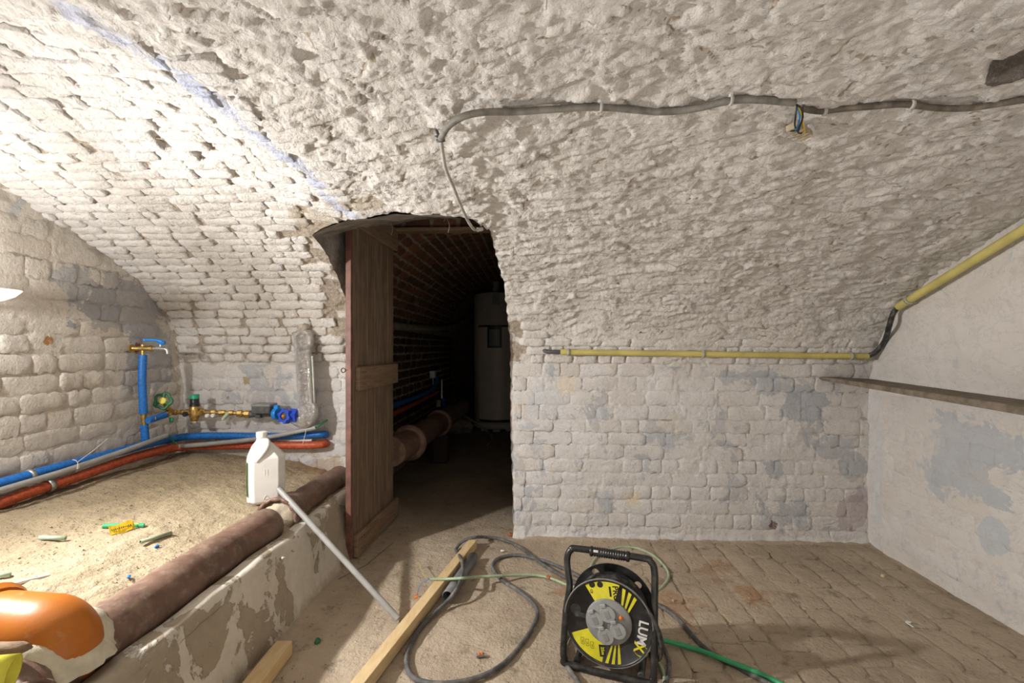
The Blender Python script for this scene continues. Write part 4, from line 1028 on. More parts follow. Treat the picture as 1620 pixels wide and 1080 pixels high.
# brown branch stub, wood chip and yellow tube end at the lower left corner
q = onZ(36, 1112, .34)
t = thing('stoneware_branch', 'rounded brown stoneware branch stub in the lower left corner', 'pipe', q)
_ax = Vector((.75, -.55, -.35)).normalized()
MB().tube([q - _ax * .16, q - _ax * .05, q - _ax * .012, q + _ax * .012, q + _ax * .03, q + _ax * .042], [.05, .052, .052, .049, .038, .012], 24).build('stub', M_clay.m, t)
MB().lathe([(.049, -.004), (.0545, -.003), (.0545, .004), (.049, .005), (.049, -.004)], 28, frame(q, _ax)).build('rim', M_clay.m, t)
q = onZ(18, 1028, .44)
ch = MB().tube([q + Vector((-.09, -.01, .004)), q + Vector((-.02, 0, 0)), q + Vector((.02, .004, .004)), q + Vector((.036, .006, .006))], [.016, .017, .014, .008], 7)
ch.V = crinkle(ch.V, .003); tag(ch.build('wood_chip', M_woodh.m), 'brown splinter of wood beside the orange elbow at the left edge', 'wood')
q0, q1 = onZ(-50, 1072, .47), onZ(21, 1064, .462)
yt = MB(); ax_ = (q1 - q0).normalized(); Lq = (q1 - q0).length
yt.lathe([(.026, 0), (.033, 0), (.033, Lq), (.026, Lq), (.026, 0)], 24, frame(q0, ax_))
tag(yt.build('yellow_tube', M_yelb), 'hollow bright yellow tube end pointing right at the lower left corner', 'tube')

# ================================================================== WHITE CANISTER
q = onPlat(421, 793); q.z = float(plat_z(q.x, q.y)) + .004
t = thing('white_canister', 'white plastic canister with green label standing on the sandy platform', 'canister', q, None, radians(31))
Mj = Matrix.Translation(q) @ Matrix.Rotation(radians(31), 4, 'Z')
def oct_(hx, hy, c): return [(hx, hy - c), (hx - c, hy), (-hx + c, hy), (-hx, hy - c), (-hx, -hy + c), (-hx + c, -hy), (hx - c, -hy), (hx, -hy + c)]
jb = MB(); V = []; secs = [(.070, .052, .030, 0, 0), (.078, .060, .030, .012, 0), (.079, .061, .028, .10, 0), (.079, .061, .028, .205, 0), (.078, .060, .030, .212, 0), (.048, .040, .022, .258, -.012), (.026, .024, .011, .282, -.016), (.021, .021, .0085, .292, -.018), (.021, .021, .0085, .305, -.018)]
for hx, hy, c_, z, ox in secs:
    for x, y in oct_(hx, hy, c_): V.append((x + ox, y, z))
Fc = [[k * 8 + i, k * 8 + (i + 1) % 8, (k + 1) * 8 + (i + 1) % 8, (k + 1) * 8 + i] for k in range(len(secs) - 1) for i in range(8)]
Fc = [f[::-1] for f in Fc] + [list(range(8)), [(len(secs) - 1) * 8 + i for i in range(8)][::-1]]
jb.add([Mj @ Vector(v) for v in V], Fc, None, False); body = jb.build('body', M_white, t)
bv = body.modifiers.new('bevel', 'BEVEL'); bv.width = .006; bv.segments = 3; bv.limit_method = 'ANGLE'; bv.angle_limit = radians(12)
MB().tube(spline([Mj @ Vector(p) for p in ((-.012, -.004, .288), (.004, -.026, .284), (.006, -.042, .268), (-.004, -.052, .245), (-.022, -.057, .222), (-.040, -.055, .198))], 6), [.010] * 6 + [.011] * 19 + [.010] * 6, 10).build('handle', M_white, t)
cp_ = MB().lathe([(.0235, .300), (.024, .322), (.022, .324)], 18, Mj @ Matrix.Translation((-.018, 0, 0)), False)
cp_.build('cap', M_white, t)
lb = MB().box((-.0795, -.004, .118), (.0012, .078, .155), Mj).build('label', M_lab.m, t)
MB().box((-.0803, .004, .135), (.0012, .045, .055), Mj).build('label_picture', M_ytape, lb)
MB().box((-.0808, .010, .130), (.0012, .022, .036), Mj).build('label_picture', simple('label_red', (.6, .06, .03), .4), lb)
MB().box((-.0803, -.004, .185), (.0012, .06, .012), Mj).box((-.0803, -.004, .058), (.0012, .058, .022), Mj).build('label_stripes', M_wdec, lb)['kind'] = 'stuff'
em = MB()
for a_, b_ in (((-.012, .05), (.012, .05)), ((.012, .05), (0, .068)), ((0, .068), (-.012, .05))): em.tube([Mj @ Vector((a_[0], -.0612, a_[1] - .025)), Mj @ Vector((b_[0], -.0612, b_[1] - .025))], .0009, 5)
for dx in (-.006, .006): em.tube([Mj @ Vector((dx, -.0612, .13)), Mj @ Vector((dx, -.0612, .16))], .0009, 5)
em.build('moulded_marks', M_white, t)['kind'] = 'stuff'

# ================================================================== LITTER ON THE PLATFORM
def stick(name, mat, p0, p1, r, label, cat, group=None, hollow=False):
    a_, b_ = onPlat(*p0, r), onPlat(*p1, r); o = MB()
    if hollow: o.lathe([(r * .75, 0), (r, 0), (r, (b_ - a_).length), (r * .75, (b_ - a_).length), (r * .75, 0)], 12, frame(a_, b_ - a_))
    else: o.tube([a_, (a_ + b_) / 2 + Vector((0, 0, .001)), b_], r, 10)
    return tag(o.build(name, mat), label, cat, group)
M_gt = simple('grey_green_offcut', (.40, .50, .37), .5, 0, .12, 30)
M_gt2 = simple('olive_green_offcut', (.30, .36, .24), .5, 0, .12, 30)
stick('cable_offcut', M_gt, (62, 850), (104, 851), .007, 'pale green tube offcut lying alone on the left of the sand', 'offcut', 'green offcuts on the sand', True)
stick('cable_offcut', M_gt2, (222, 857), (271, 843), .007, 'olive green tube offcut lying nearest the brown pipe', 'offcut', 'green offcuts on the sand', True)
stick('cable_offcut', M_gt, (-30, 914), (17, 909), .007, 'grey-green tube offcut cut off by the left edge', 'offcut', 'green offcuts on the sand', True)
go = stick('cable_offcut', M_hose, (163, 832), (228, 831), .0085, 'bright green tube offcut with a yellow tape flag', 'offcut', 'green offcuts on the sand')
a_, b_ = onPlat(204, 831, .0085), onPlat(219, 831, .0085)
MB().tube([a_, b_], .0092, 10).build('tape_wrap', M_ytape, go)
fl0, fl1 = onPlat(212, 834, .008), onPlat(173, 845, .006); dirf = (fl1 - fl0).normalized(); sid = Vector((dirf.y, -dirf.x, 0))
if sid.y < 0: sid = -sid
V = []
for k in range(8):
    c_ = fl0 + (fl1 - fl0) * k / 7; w_ = .017 if k else .012
    V += [c_ + sid * w_ * .5 + Vector((0, 0, .026 + .003 * sin(k))), c_ - sid * w_ * .6 + Vector((0, 0, -.003 + .003 * sin(k * 1.3)))]
b = len(V); V += [v - Vector((0, 0, .0012)) for v in V]
Fc = [[2 * k, 2 * k + 1, 2 * k + 3, 2 * k + 2] for k in range(7)] + [[b + 2 * k, b + 2 * k + 2, b + 2 * k + 3, b + 2 * k + 1] for k in range(7)] + [[0, b, b + 1, 1], [14, 15, b + 15, b + 14]] + [[2 * k, 2 * k + 2, b + 2 * k + 2, b + 2 * k] for k in range(7)] + [[2 * k + 1, b + 2 * k + 1, b + 2 * k + 3, 2 * k + 3] for k in range(7)]
tf = MB().add(V, Fc, None, False).build('tape_flag', M_ytape, go)
ink = MB()
for k in range(11):
    c_ = fl0 + (fl1 - fl0) * (.16 + .075 * k); h_ = R.uniform(.004, .008)
    ink.box((0, 0, 0), (.0022, h_, .0008), frame(c_ + Vector((0, 0, .013)) - sid * .003, sid * -.026 + Vector((0, 0, .018)), dirf))
ink.build('tape_print', M_kdec, tf)['kind'] = 'stuff'
a_, b_ = onPlat(0, 930, .008), onPlat(80, 909, .004)
tag(MB().tube([a_ - (b_ - a_) * .6, a_, a_ + (b_ - a_) * .5, b_], [.0085, .0085, .007, .002], 8).build('white_stick', M_whp), 'white pointed plastic stick lying behind the orange elbow', 'stick')
for px, py, lab in ((204, 912, 'tiny blue plastic chip on bare sand near the brown pipe'), (248, 864, 'tiny blue plastic chip beside the olive green offcut'), (55, 914, 'flat blue plastic chip behind the white pointed stick')):
    q = onPlat(px, py, .004); tag(MB().box((0, 0, 0), (.016, .008, .007), frame(q, (.1, 0, 1), (R.uniform(-1, 1), R.uniform(-1, 1), 0)), .002).build('blue_chip', M_bplast), lab, 'chip', 'blue chips on the sand')
# crumbs: too many to count
def crumbs(name, n, fn, mat, r0, r1, seed, parent=None):
    rg = random.Random(seed); mb = MB()
    for _ in range(n):
        p = fn(rg); r = rg.uniform(r0, r1) * rg.uniform(.5, 1)
        M = Matrix.Translation(p) @ Matrix.Rotation(rg.uniform(0, 6), 4, 'Z') @ Matrix.Diagonal((r * rg.uniform(.8, 1.6), r, r * .7, 1))
        mb.add([(1, 0, 0), (0, 1, 0), (-1, 0, 0), (0, -1, 0), (.2, .1, 1), (0, 0, -1)], [[0, 1, 4], [1, 2, 4], [2, 3, 4], [3, 0, 4], [1, 0, 5], [2, 1, 5], [3, 2, 5], [0, 3, 5]], M)
    o = mb.build(name, mat); o['kind'] = 'stuff'; return o
def psand(rg):
    x = rg.uniform(-2.08, -1.2); y = rg.uniform(.9, 2.68); return Vector((x, y, float(plat_z(x, y)) + .002))
M_cr1 = simple('sandy_crumb', (.42, .32, .20), .95, 0, .5, 40); M_cr2 = simple('dark_crumb', (.16, .11, .07), .95, 0, .5, 40)
tag(crumbs('sand_crumbs', 1800, psand, M_cr1, .0015, .0045, 1), 'scattered sandy crumbs on the raised platform', 'crumbs')
tag(crumbs('dark_crumbs', 700, psand, M_cr2, .0012, .0035, 2), 'scattered dark brown crumbs on the raised platform', 'crumbs')
def pfl(rg):
    while 1:
        x = rg.uniform(-.9, XR - .03); y = rg.uniform(1.35, 2.68 if x > -.05 else 3.4)
        if rg.random() < .35: y = 2.69 - abs(rg.gauss(0, .06)) if x > -.1 else y
        if rg.random() < .25: x = -.9 + abs(rg.gauss(0, .08))
        return Vector((x, y, .004))
tag(crumbs('floor_grit', 700, pfl, M_cr1, .0015, .0045, 3), 'scattered light grit on the cellar floor', 'grit')
tag(crumbs('dark_grit', 420, pfl, M_cr2, .0015, .004, 4), 'scattered dark grit on the cellar floor', 'grit')

# ================================================================== FLOOR: TIMBER, TUBES, CABLES
def timber(name, pa_, pb_, w, h, label, ext=0.0):
    a_, b_ = onZ(*pa_, h), onZ(*pb_, h); d = (b_ - a_); b_ = b_ + d.normalized() * ext; d = b_ - a_; L = d.length
    M = frame((a_ + b_) / 2 - Vector((0, 0, h / 2 - .003)), (0, 0, 1), d)
    o = MB().box((0, 0, 0), (L, w, h), M, .002).build(name, M_timber.m); return tag(o, label, 'timber')
timber('timber_batten', (748, 854), (566, 1080), .046, .046, 'long pale pine batten lying on the floor under the cables', .45)
timber('timber_batten', (450, 1014), (398, 1080), .058, .05, 'short pale pine offcut on the floor below the curb', .35)
a_, b_ = onZ(708, 943, .027), onZ(749, 881, .027)
tb = MB().lathe([(.0215, 0), (.025, 0), (.025, (b_ - a_).length), (.0215, (b_ - a_).length), (.0215, 0)], 24, frame(a_, b_ - a_)); tag(tb.build('pvc_tube', M_pvcd), 'short dark grey plastic tube lying against the long batten', 'tube')
a_ = onZ(630, 979, .012); b_ = onY(441, 773, 2.075); a_.z = .013
tag(MB().tube([a_, b_], .0125, 14).build('leaning_conduit', M_pvc), 'grey conduit leaning from the floor over the curb towards the canister', 'conduit')

def flo(pts, r, lift=()):
    return [onZ(px, py, r + (h or 0)) for px, py, h in [(p + (0,))[:3] for p in pts]]
z6 = lambda *L: [(x / 3 + 360, y / 3 + 760) + tuple(r) for x, y, *r in L]
cr = .0085
loop = [(960, 945), (925, 930), (897, 915)] + z6((1500, 400), (1380, 312), (1290, 276), (1222, 268, .015), (1185, 268, .045), (1150, 274, .046), (1110, 292, .02), (1085, 325), (1097, 352, .03), (1110, 375, .056), (1117, 420, .062), (1105, 475, .060), (1080, 525, .045), (1035, 580, .012), (930, 680), (870, 775), (848, 850), (868, 920), (930, 955), (1050, 962), (1200, 930), (1320, 860), (1420, 740), (1470, 640), (1448, 580), (1380, 522), (1310, 478), (1268, 435), (1258, 400), (1290, 367), (1380, 353), (1480, 375), (1550, 398), (1610, 425), (1700, 470), (1790, 500))
P_ = spline(flo(loop, cr), 7)
t = thing('power_cable', 'dusty grey rubber cable lying in a big loop left of the reel', 'cable', P_[0])
MB().tube(P_, cr, 10).build('sheath', M_cable, t)
z4 = lambda *L: [(x / 5.786 + 980, y / 5.788 + 920) + tuple(r) for x, y, *r in L]
P_ = spline(flo(z4((100, 120), (200, 150), (290, 185), (330, 200), (420, 250), (540, 345), (640, 460), (730, 560), (830, 640), (900, 680), (1010, 745), (1150, 825), (1300, 900), (1420, 960)), cr), 6)
tag(MB().tube(P_, cr, 10).build('power_cable', M_cable), 'dark grey cable running from behind the reel under the green hose', 'cable')
P_ = spline(flo([(945, 965), (915, 985), (897, 1008), (893, 1030), (897, 1052), (912, 1075), (925, 1095)], cr), 6)
tag(MB().tube(P_, cr, 10).build('power_cable', M_cable), 'short bight of grey cable at the left foot of the reel', 'cable')
P_ = spline(flo(z4((150, 330), (260, 450), (345, 530), (395, 590), (440, 680), (455, 760), (445, 850), (420, 940)), .007), 6)
tag(MB().tube(P_, .0075, 10).build('power_cable', M_cable), 'dark cable curving down right of the reel foot', 'cable')
gr = .0062
P_ = spline(flo(z6((960, 468, .05), (1030, 467, .05), (1075, 465, .062), (1110, 463, .080), (1150, 460, .062), (1200, 456, .035), (1280, 452, .026), (1370, 449, .008), (1460, 449), (1530, 462), (1600, 490), (1640, 505)) + [(925, 930), (960, 940)], gr), 6)
t = thing('pale_green_cable', 'pale green cable crossing the batten with bare blue and yellow-green wires', 'cable', P_[0])
MB().tube(P_, gr, 10).build('sheath', M_gcab, t)
w0 = P_[0]
MB().tube(spline([w0, onZ(671, 919, .05), onZ(664, 927, .03), onZ(660, 940, .012)], 5), .0016, 6).build('wire', M_wireb, t)['label'] = 'blue wire'
MB().tube(spline([w0, onZ(672, 911, .05), onZ(667, 901, .04), onZ(663, 889, .03)], 5), .0014, 6).build('wire', simple('yellow_green_wire', (.42, .50, .04), .4), t)['label'] = 'yellow-green wire'
MB().tube([w0, onZ(676, 914, .056)], .002, 6).build('wire', M_cbrown, t)
for px, py, d in ((659, 940, 0), (658, 945, .2)): MB().box((0, 0, 0), (.014, .007, .007), frame(onZ(px, py, .008), (0, 0, 1), (1, d, 0)), .001).build('connector', M_or, t)
P_ = spline(flo([(930, 925), (935, 895), (948, 878), (965, 870), (984, 865), (1008, 867), (1033, 878), (1051, 895), (1058, 910), (1052, 923), (1040, 934), (1015, 942), (985, 945)], gr), 6)
tag(MB().tube(P_, gr, 10).build('pale_green_cable', M_gcab), 'pale green cable looping round behind the top of the reel', 'cable')
P_ = spline(flo([(975, 960), (1000, 995), (1020, 1020), (1033, 1038), (1045, 1053), (1051, 1070), (1052, 1095)], gr), 6)
tag(MB().tube(P_, gr, 10).build('pale_green_cable', M_gcab), 'pale green cable end running off below the reel', 'cable')
P_ = spline(flo(z4((250, 490, .03), (345, 522, .02), (420, 540, .012), (520, 565, .008), (700, 615, .004), (900, 690, .012), (1100, 765, .016), (1250, 825, .012), (1400, 895), (1500, 945)), .0085), 6)
tag(MB().tube(P_, .0085, 10).build('green_hose', M_hose), 'bright green hose running from the reel to the lower edge', 'hose')

# small finds on the floor
q = onZ(1398, 911, .008); o = MB().box((0, 0, 0), (.024, .016, .016), frame(q, (.2, .1, 1), (1, .4, 0)), .005, 2).build('pebble', simple('tan_stone', (.55, .43, .26), .9, 0, .2, 40)); tag(o, 'tan pebble on the paving near the right wall', 'pebble')
q = onZ(1440, 988, .006); o = MB().box((0, 0, 0), (.012, .03, .004), frame(q, (.3, 0, 1), (1, .2, .3)), .001).box((.008, .008, .006), (.012, .02, .003), frame(q, (-.3, .2, 1), (1, .5, 0)), .001).build('paper_scrap', M_whp); tag(o, 'crumpled white scrap on the paving at the right', 'scrap')
q = onZ(502, 1014, .008); tag(MB().lathe([(.009, -.008), (.010, .008), (.007, .010)], 10, frame(q, (.5, .2, 1))).build('green_stopper', M_green), 'little dark green stopper on the floor below the curb', 'stopper')
q = onZ(795, 871, .006); tag(MB().box((0, 0, 0), (.02, .016, .010), frame(q, (0, .2, 1), (1, .3, 0)), .003).build('plaster_lump', M_whp), 'pale square lump of plaster inside the cable loop', 'lump')
q = onZ(805, 874, .004); 
q = onZ(760, 1036, .006); t = thing('wire_connector', 'clear wire connector with two orange levers inside the cable loop', 'connector', q)
MB().box((0, 0, 0), (.030, .014, .009), frame(q, (0, 0, 1), (1, .25, 0)), .001).build('housing', M_gpl, t)
for dx in (-.005, .005): MB().box((dx, 0, .006), (.007, .010, .005), frame(q, (0, 0, 1), (1, .25, 0)), .001).build('lever', M_or, t)
q = onZ(668, 982, .006); tag(MB().box((0, 0, 0), (.026, .018, .009), frame(q, (.2, 0, 1), (.6, 1, 0)), .002).build('connector_block', M_pvcd), 'small grey plastic block between the batten and the cable', 'block')
q = onZ(862, 915, .004)
for px, py, r_, lab in ((868, 914, .018, 'orange brick chip on the floor left of the reel'), (1066, 950, .012, 'small grey stone right of the reel'), (808, 846, .022, 'orange brick fragment at the foot of the doorway corner'), (448, 883, .010, 'small plaster crumb on the curb top')):
    qq = onZ(px, py, .292 if px == 448 else .004)
    mb = MB().box((0, 0, 0), (r_ * 1.3, r_, r_ * .7), frame(qq + Vector((0, 0, r_ * .2)), (R.uniform(-.2, .2), .1, 1), (1, R.uniform(-1, 1), 0)), r_ * .22, 2); mb.V = crinkle(mb.V, r_ * .06)
    tag(mb.build('fragment', simple('brick_fragment', (.40, .15, .05), .95, 0, .3, 40) if 'orange' in lab else M_mortar), lab, 'fragment')
st_ = MB().tube([onZ(535, 916, .01), onZ(580, 893, .012), onZ(622, 838 + 20, .01)], .0016, 5); tag(st_.build('thin_wire', M_rubg), 'thin bare wire lying on the floor under the door', 'wire')

# ================================================================== CABLE REEL
Y_R = radians(-17)
q = onZ(962, 984, .172); q.z = 0
t = thing('cable_reel', 'black and yellow extension cable reel on a tubular stand with four grey sockets', 'cable reel', q, None, Y_R)
MR = Matrix.Translation(q) @ Matrix.Rotation(Y_R, 4, 'Z')
RC = .172; RR = .148
MD = MR @ Matrix.Translation((0, 0, RC)) @ Matrix.Rotation(pi / 2, 4, 'X')       # disc frame: x right, y up, z towards the viewer
dm = lambda th: MD @ Matrix.Translation((0, 0, th))
ffl = MB().lathe([(0, -.004), (.142, -.004), (.148, .000), (.149, .006), (.146, .009), (.141, .007), (.139, .003), (0, .003)], 56, MD).build('front_flange', M_blk2, t)
MB().lathe([(.1455, .004), (.1495, .004), (.1495, .0085), (.1455, .0092), (.1455, .004)], 56, MD).build('rim', simple('scuffed_rim', (.17, .17, .165), .5, 0, .3, 40), ffl)
bf = link('back_flange', flat_shape('back_flange', [circ(.147, 56), circ(.0135, 16, -.062, .107), circ(.0135, 16, .088, .085)], .006), t, M_blk2); bf.data.transform(dm(-.118))
prof = [(.06, -.112)]
for k in range(9): z0 = -.112 + .012 * k; prof += [(.118, z0 + .001), (.124, z0 + .006), (.118, z0 + .011)]
prof += [(.06, -.003)]
MB().lathe(prof, 40, MD).build('wound_cable', M_black, t)
MB().lathe([(.02, -.15), (.02, -.118)], 16, MD).build('axle', M_blk2, t)
# tubular stand: one closed loop, base stubs
tr_ = .0115; W_ = .150
fl_ = [(-.105, .390), (.105, .390), (.136, .382), (.149, .352), (W_, .25), (W_, .06), (.146, .03), (.125, .012), (-.125, .012), (-.146, .03), (-W_, .06), (-W_ + .004, .18), (-W_ + .014, .26), (-W_ + .006, .31), (-.148, .352), (-.136, .382)]
def yl(z): return -.02 + .06 * min(1, max(0, (z - .05) / .35))     # the loop leans back
lp = spline([MR @ Vector((x, yl(z), z)) for x, z in fl_], 7, True)
MB().tube(lp, tr_, 12, True).build('frame', M_tube, t)
for s_ in (-1, 1):
    ft = MB().tube([MR @ Vector((s_ * .108, .17, .013)), MR @ Vector((s_ * .108, .005, .013))], .0115, 12); ft.tube([MR @ Vector((s_ * .108, .17, .013)), MR @ Vector((s_ * W_, .17, .013))], .0115, 10)
    fo = ft.build('foot', M_tube, t)
    MB().lathe([(.0122, 0), (.0122, .014), (.010, .016)], 14, frame(MR @ Vector((s_ * .108, .018, .013)), MR.to_3x3() @ Vector((0, -1, 0)))).build('foot_cap', M_rubg, fo)
MB().tube([MR @ Vector((-W_, .17, .013)), MR @ Vector((W_, .17, .013))], .0115, 10).tube([MR @ Vector((0, .17, .013)), MR @ Vector((0, .15, .172))], .0115, 10).build('rear_bar', M_tube, t)
gp_ = [(.0145, -.068), (.0175, -.066), (.0175, -.060)]
for k in range(14): x0 = -.058 + .0083 * k; gp_ += [(.0165, x0), (.0145, x0 + .002), (.0145, x0 + .004), (.0165, x0 + .006)]
gp_ += [(.0175, .060), (.0175, .066), (.0145, .068)]
grip = MB().lathe(gp_, 16, frame(MR @ Vector((.0, yl(.388), .388)), MR.to_3x3() @ Vector((1, 0, 0)))).build('grip', M_blk2, t)
MB().box((-.045, -.0150, .008), (.016, .003, .008), MR @ Matrix.Translation((0, yl(.388), .388)), .001).build('worn_sticker', M_wdec, grip)
# decals
def sector(r0, r1, a0, a1, n=18, d=0.0):
    A_ = [radians(a0 + (a1 - a0) * k / n) for k in range(n + 1)]; A2 = [radians(a0 + d + (a1 - a0) * k / n) for k in range(n + 1)]
    return [(r1 * cos(x), r1 * sin(x)) for x in A_] + [(r0 * cos(x), r0 * sin(x)) for x in A2[::-1]]
yd = MB()
def ringsec(mb, r0, r1, a0, a1, d, z0, z1, n=16):
    V = []
    for z in (z0, z1):
        for k in range(n + 1):
            a_ = radians(a0 + (a1 - a0) * k / n); b_ = radians(a0 + d + (a1 - a0) * k / n)
            V += [(r0 * cos(b_), r0 * sin(b_), z), (r1 * cos(a_), r1 * sin(a_), z)]
    o = 2 * (n + 1); Fc = []
    for k in range(n): i = 2 * k; Fc += [[o + i, o + i + 1, o + i + 3, o + i + 2], [i, i + 2, i + 3, i + 1], [i + 1, i + 3, o + i + 3, o + i + 1], [i, o + i, o + i + 2, i + 2]]
    mb.add(V, Fc, MD, False)
for r0, r1, a0, a1 in ((.074, .138, 74, 124), (.074, .138, 205, 262)): ringsec(yd, r0, r1, a0, a1, 0, .0031, .0037)
for k in range(3): ringsec(yd, .076, .134, 69 - 9.5 * k, 64 - 9.5 * k, -14, .0031, .0037, 4)
for k in range(3): ringsec(yd, .076, .137, 266 + 9 * k, 270.5 + 9 * k, 12, .0031, .0037, 4)
yd.build('yellow_decal', M_ydec, ffl)['kind'] = 'stuff'
def rt(x, y, a_): return MD @ Matrix.Translation((x, y, .0040)) @ Matrix.Rotation(radians(a_), 4, 'Z')
sc = .148 / 275
def dz(x, y): return ((x - 505) * sc, -(y - 668) * sc)
link('lettering', placed(text_mesh('PRO', .027, .0003, .0006), rt(*dz(553, 477), -83)), ffl, M_kdec)
lum = placed(text_mesh('LUM', .042, .0003, .0011), rt(*dz(712, 690), -97)); link('lettering', lum, ffl, M_wdec)['label'] = 'white letters LUM'
link('lettering', placed(text_mesh('X', .046, .0003, .0013), rt(*dz(692, 782), -97)), ffl, M_ydec)['label'] = 'yellow letter X'
cx_, cy_ = dz(706, 800); arc = [MD @ Vector((cx_ + .022 * cos(a_), cy_ + .019 * sin(a_), .0040)) for a_ in np.linspace(-2.9, 1.2, 22)]
MB().tube(arc, [.0004 + .0016 * sin(pi * k / 21) for k in range(22)], 6).build('logo_ring', M_ydec, ffl)
dk = MB()
for x, y in ((405, 445), (455, 436)): dk.prism(circ(.0102, 20, *dz(x, y)), .0036, .0041, MD)
def rect(cx, cy, w, h, a_):
    ca, sa = cos(radians(a_)), sin(radians(a_)); return [(cx + x * ca - y * sa, cy + x * sa + y * ca) for x, y in ((-w / 2, -h / 2), (w / 2, -h / 2), (w / 2, h / 2), (-w / 2, h / 2))]
dk.prism(rect(*dz(519, 470), .034, .0065, -83), .0036, .0041, MD); dk.prism(rect(*dz(470, 850), .040, .020, -83), .0036, .0041, MD)
for x, y in ((345, 812), (376, 818), (406, 828)):
    c_ = dz(x, y)
    for dx, dy, w, h in ((0, .005, .022, .001), (0, -.005, .022, .001), (.011, 0, .001, .010), (-.011, 0, .001, .010), (.002, 0, .010, .0016)):
        dk.prism(rect(c_[0] + dx * cos(radians(-83)) - dy * sin(radians(-83)), c_[1] + dx * sin(radians(-83)) + dy * cos(radians(-83)), w, h, -83), .0036, .0041, MD)
dk.build('decal_symbols', M_kdec, ffl)['kind'] = 'stuff'
link('lettering', placed(text_mesh('CE', .011, .0003, .0002), rt(*dz(402, 488), -83)), ffl, M_kdec)
link('lettering', placed(text_mesh('25m', .015, .0003, .0004), MD @ Matrix.Translation((*dz(472, 850), .0044)) @ Matrix.Rotation(radians(-83), 4, 'Z')), ffl, M_ydec)
# crank hollow
cxk, cyk = dz(300, 620)
MB().lathe([(.019, .0035), (.016, .004), (.013, .0035), (.012, .0032), (0, .0032)], 20, MD @ Matrix.Translation((cxk, cyk, 0))).build('crank_recess', M_black, ffl)
MB().box((cxk + .022, cyk - .016, .0045), (.05, .016, .003), MD @ Matrix.Translation((0, 0, 0)), .001).build('crank_groove', M_black, ffl)
# socket plate
cpl = dz(510, 660)
spl = MB().lathe([(.077, .003), (.077, .007), (.074, .010), (0, .010)], 44, MD @ Matrix.Translation((*cpl, 0))).build('socket_plate', M_gpl, t)
M_lid = simple('lid_grey', (.30, .31, .31), .42, 0, .1, 30, 0, .4, dust=.15)
for x, y in ((505, 605), (430, 655), (570, 695), (495, 745)):
    c_ = dz(x, y); so_ = MB().lathe([(.0272, .010), (.0272, .016), (.0255, .018), (0, .018)], 26, MD @ Matrix.Translation((*c_, 0)), False); so_ = so_.build('socket_lid', M_lid, t)
    MB().box((0, 0, .0185), (.017, .026, .0015), MD @ Matrix.Translation((*c_, 0)) @ Matrix.Rotation(radians(25), 4, 'Z'), .0005).build('raised_panel', M_gpl, so_)
    MB().box((-.006, .030, .016), (.020, .012, .010), MD @ Matrix.Translation((*c_, 0)) @ Matrix.Rotation(radians(18), 4, 'Z'), .002).build('hinge', M_lid, so_)
MB().lathe([(.0062, .010), (.0062, .015), (.004, .0165), (0, .0165)], 14, MD @ Matrix.Translation((*dz(586, 613), 0))).build('reset_button', M_or, t)
# the reel's own lead, hanging in a bight on the right
lead = spline([MR @ Vector(p) for p in ((.09, .03, .26), (.13, .0, .235), (.158, -.02, .20), (.172, -.02, .155), (.172, -.01, .11), (.158, .01, .075), (.135, .04, .07))], 7)
MB().tube(lead, .0075, 10).build('lead', M_black, t)

# ================================================================== LAMP DISH AT THE LEFT EDGE
q = Vector((XL + .10, 1.60, 1.285))
lq = onX(22, 462, XL + .12)
t = thing('lamp_dish', 'white enamel dish of a work lamp at the left edge against the wall', 'lamp', lq)
c_ = Vector((lq.x, lq.y - .10, lq.z))
MB().lathe([(.018, -.045), (.05, -.040), (.08, -.024), (.098, -.004), (.10, 0), (.096, 0), (.078, -.020), (.05, -.034), (0, -.037)], 32, Matrix.Translation(c_)).build('dish', M_lamp.m, t)
MB().tube([c_ + Vector((-.01, 0, -.042)), c_ + Vector((-.06, -.02, -.045)), Vector((XL, c_.y - .03, c_.z - .045))], .008, 8).build('bracket', M_steel, t)

# ================================================================== INSIDE THE PASSAGE
HY_, HR = 6.4, .33; hc = onY(788, 600, HY_); hc.z = 0
t = thing('water_heater', 'tall grey cylindrical water heater at the back of the dark passage', 'water heater', hc)
Mh = Matrix.Translation(hc)
zt = onY(780, 462, HY_ - HR).z
MB().lathe([(.30, .03), (HR, .04), (HR, zt - .02), (HR - .02, zt)], 48, Mh).build('tank', M_heat, t)
bs = MB()
for a_ in (-2.2, -1.57, -.9, .8, 2.3): bs.box((.27 * cos(a_), .27 * sin(a_), .02), (.10, .08, .045), Mh, .01)
bs.lathe([(HR - .01, .035), (HR + .004, .04), (HR + .004, .10), (HR - .005, .105)], 48, Mh).build('base', M_heat, t)
def arcp(r0, r1, a0, a1, z0, z1, n=20):
    mb = MB(); A_ = [radians(-90 + a0 + (a1 - a0) * k / n) for k in range(n + 1)]
    mb.prism([(r1 * cos(x), r1 * sin(x)) for x in A_] + [(r0 * cos(x), r0 * sin(x)) for x in A_[::-1]], z0, z1, Mh); return mb
hz = lambda py: onY(790, py, HY_ - HR).z
arcp(.32, .345, -42, 42, hz(664), hz(517), 24).build('front_panel', simple('heater_panel', (.60, .55, .51), .4, 0, .05, 6), t)
arcp(.32, .349, -44, 44, hz(517), hz(514)).build('dark_trim', M_heatd, t)
arcp(.32, .340, -42, 42, hz(668), hz(664)).build('dark_trim', M_heatd, t)
dt = arcp(.33, .352, -19, 12, hz(550), hz(515), 12).build('control_surround', M_heatd, t)
dp = arcp(.33, .357, -15, 8, hz(547), hz(521), 10).build('control_panel', M_gpl, dt)
arcp(.33, .360, -10, 3, hz(537), hz(524), 6).build('display', M_disp, t)
arcp(.32, .335, -8, 8, hz(482), hz(463), 6).build('top_vent', M_gpl, t)
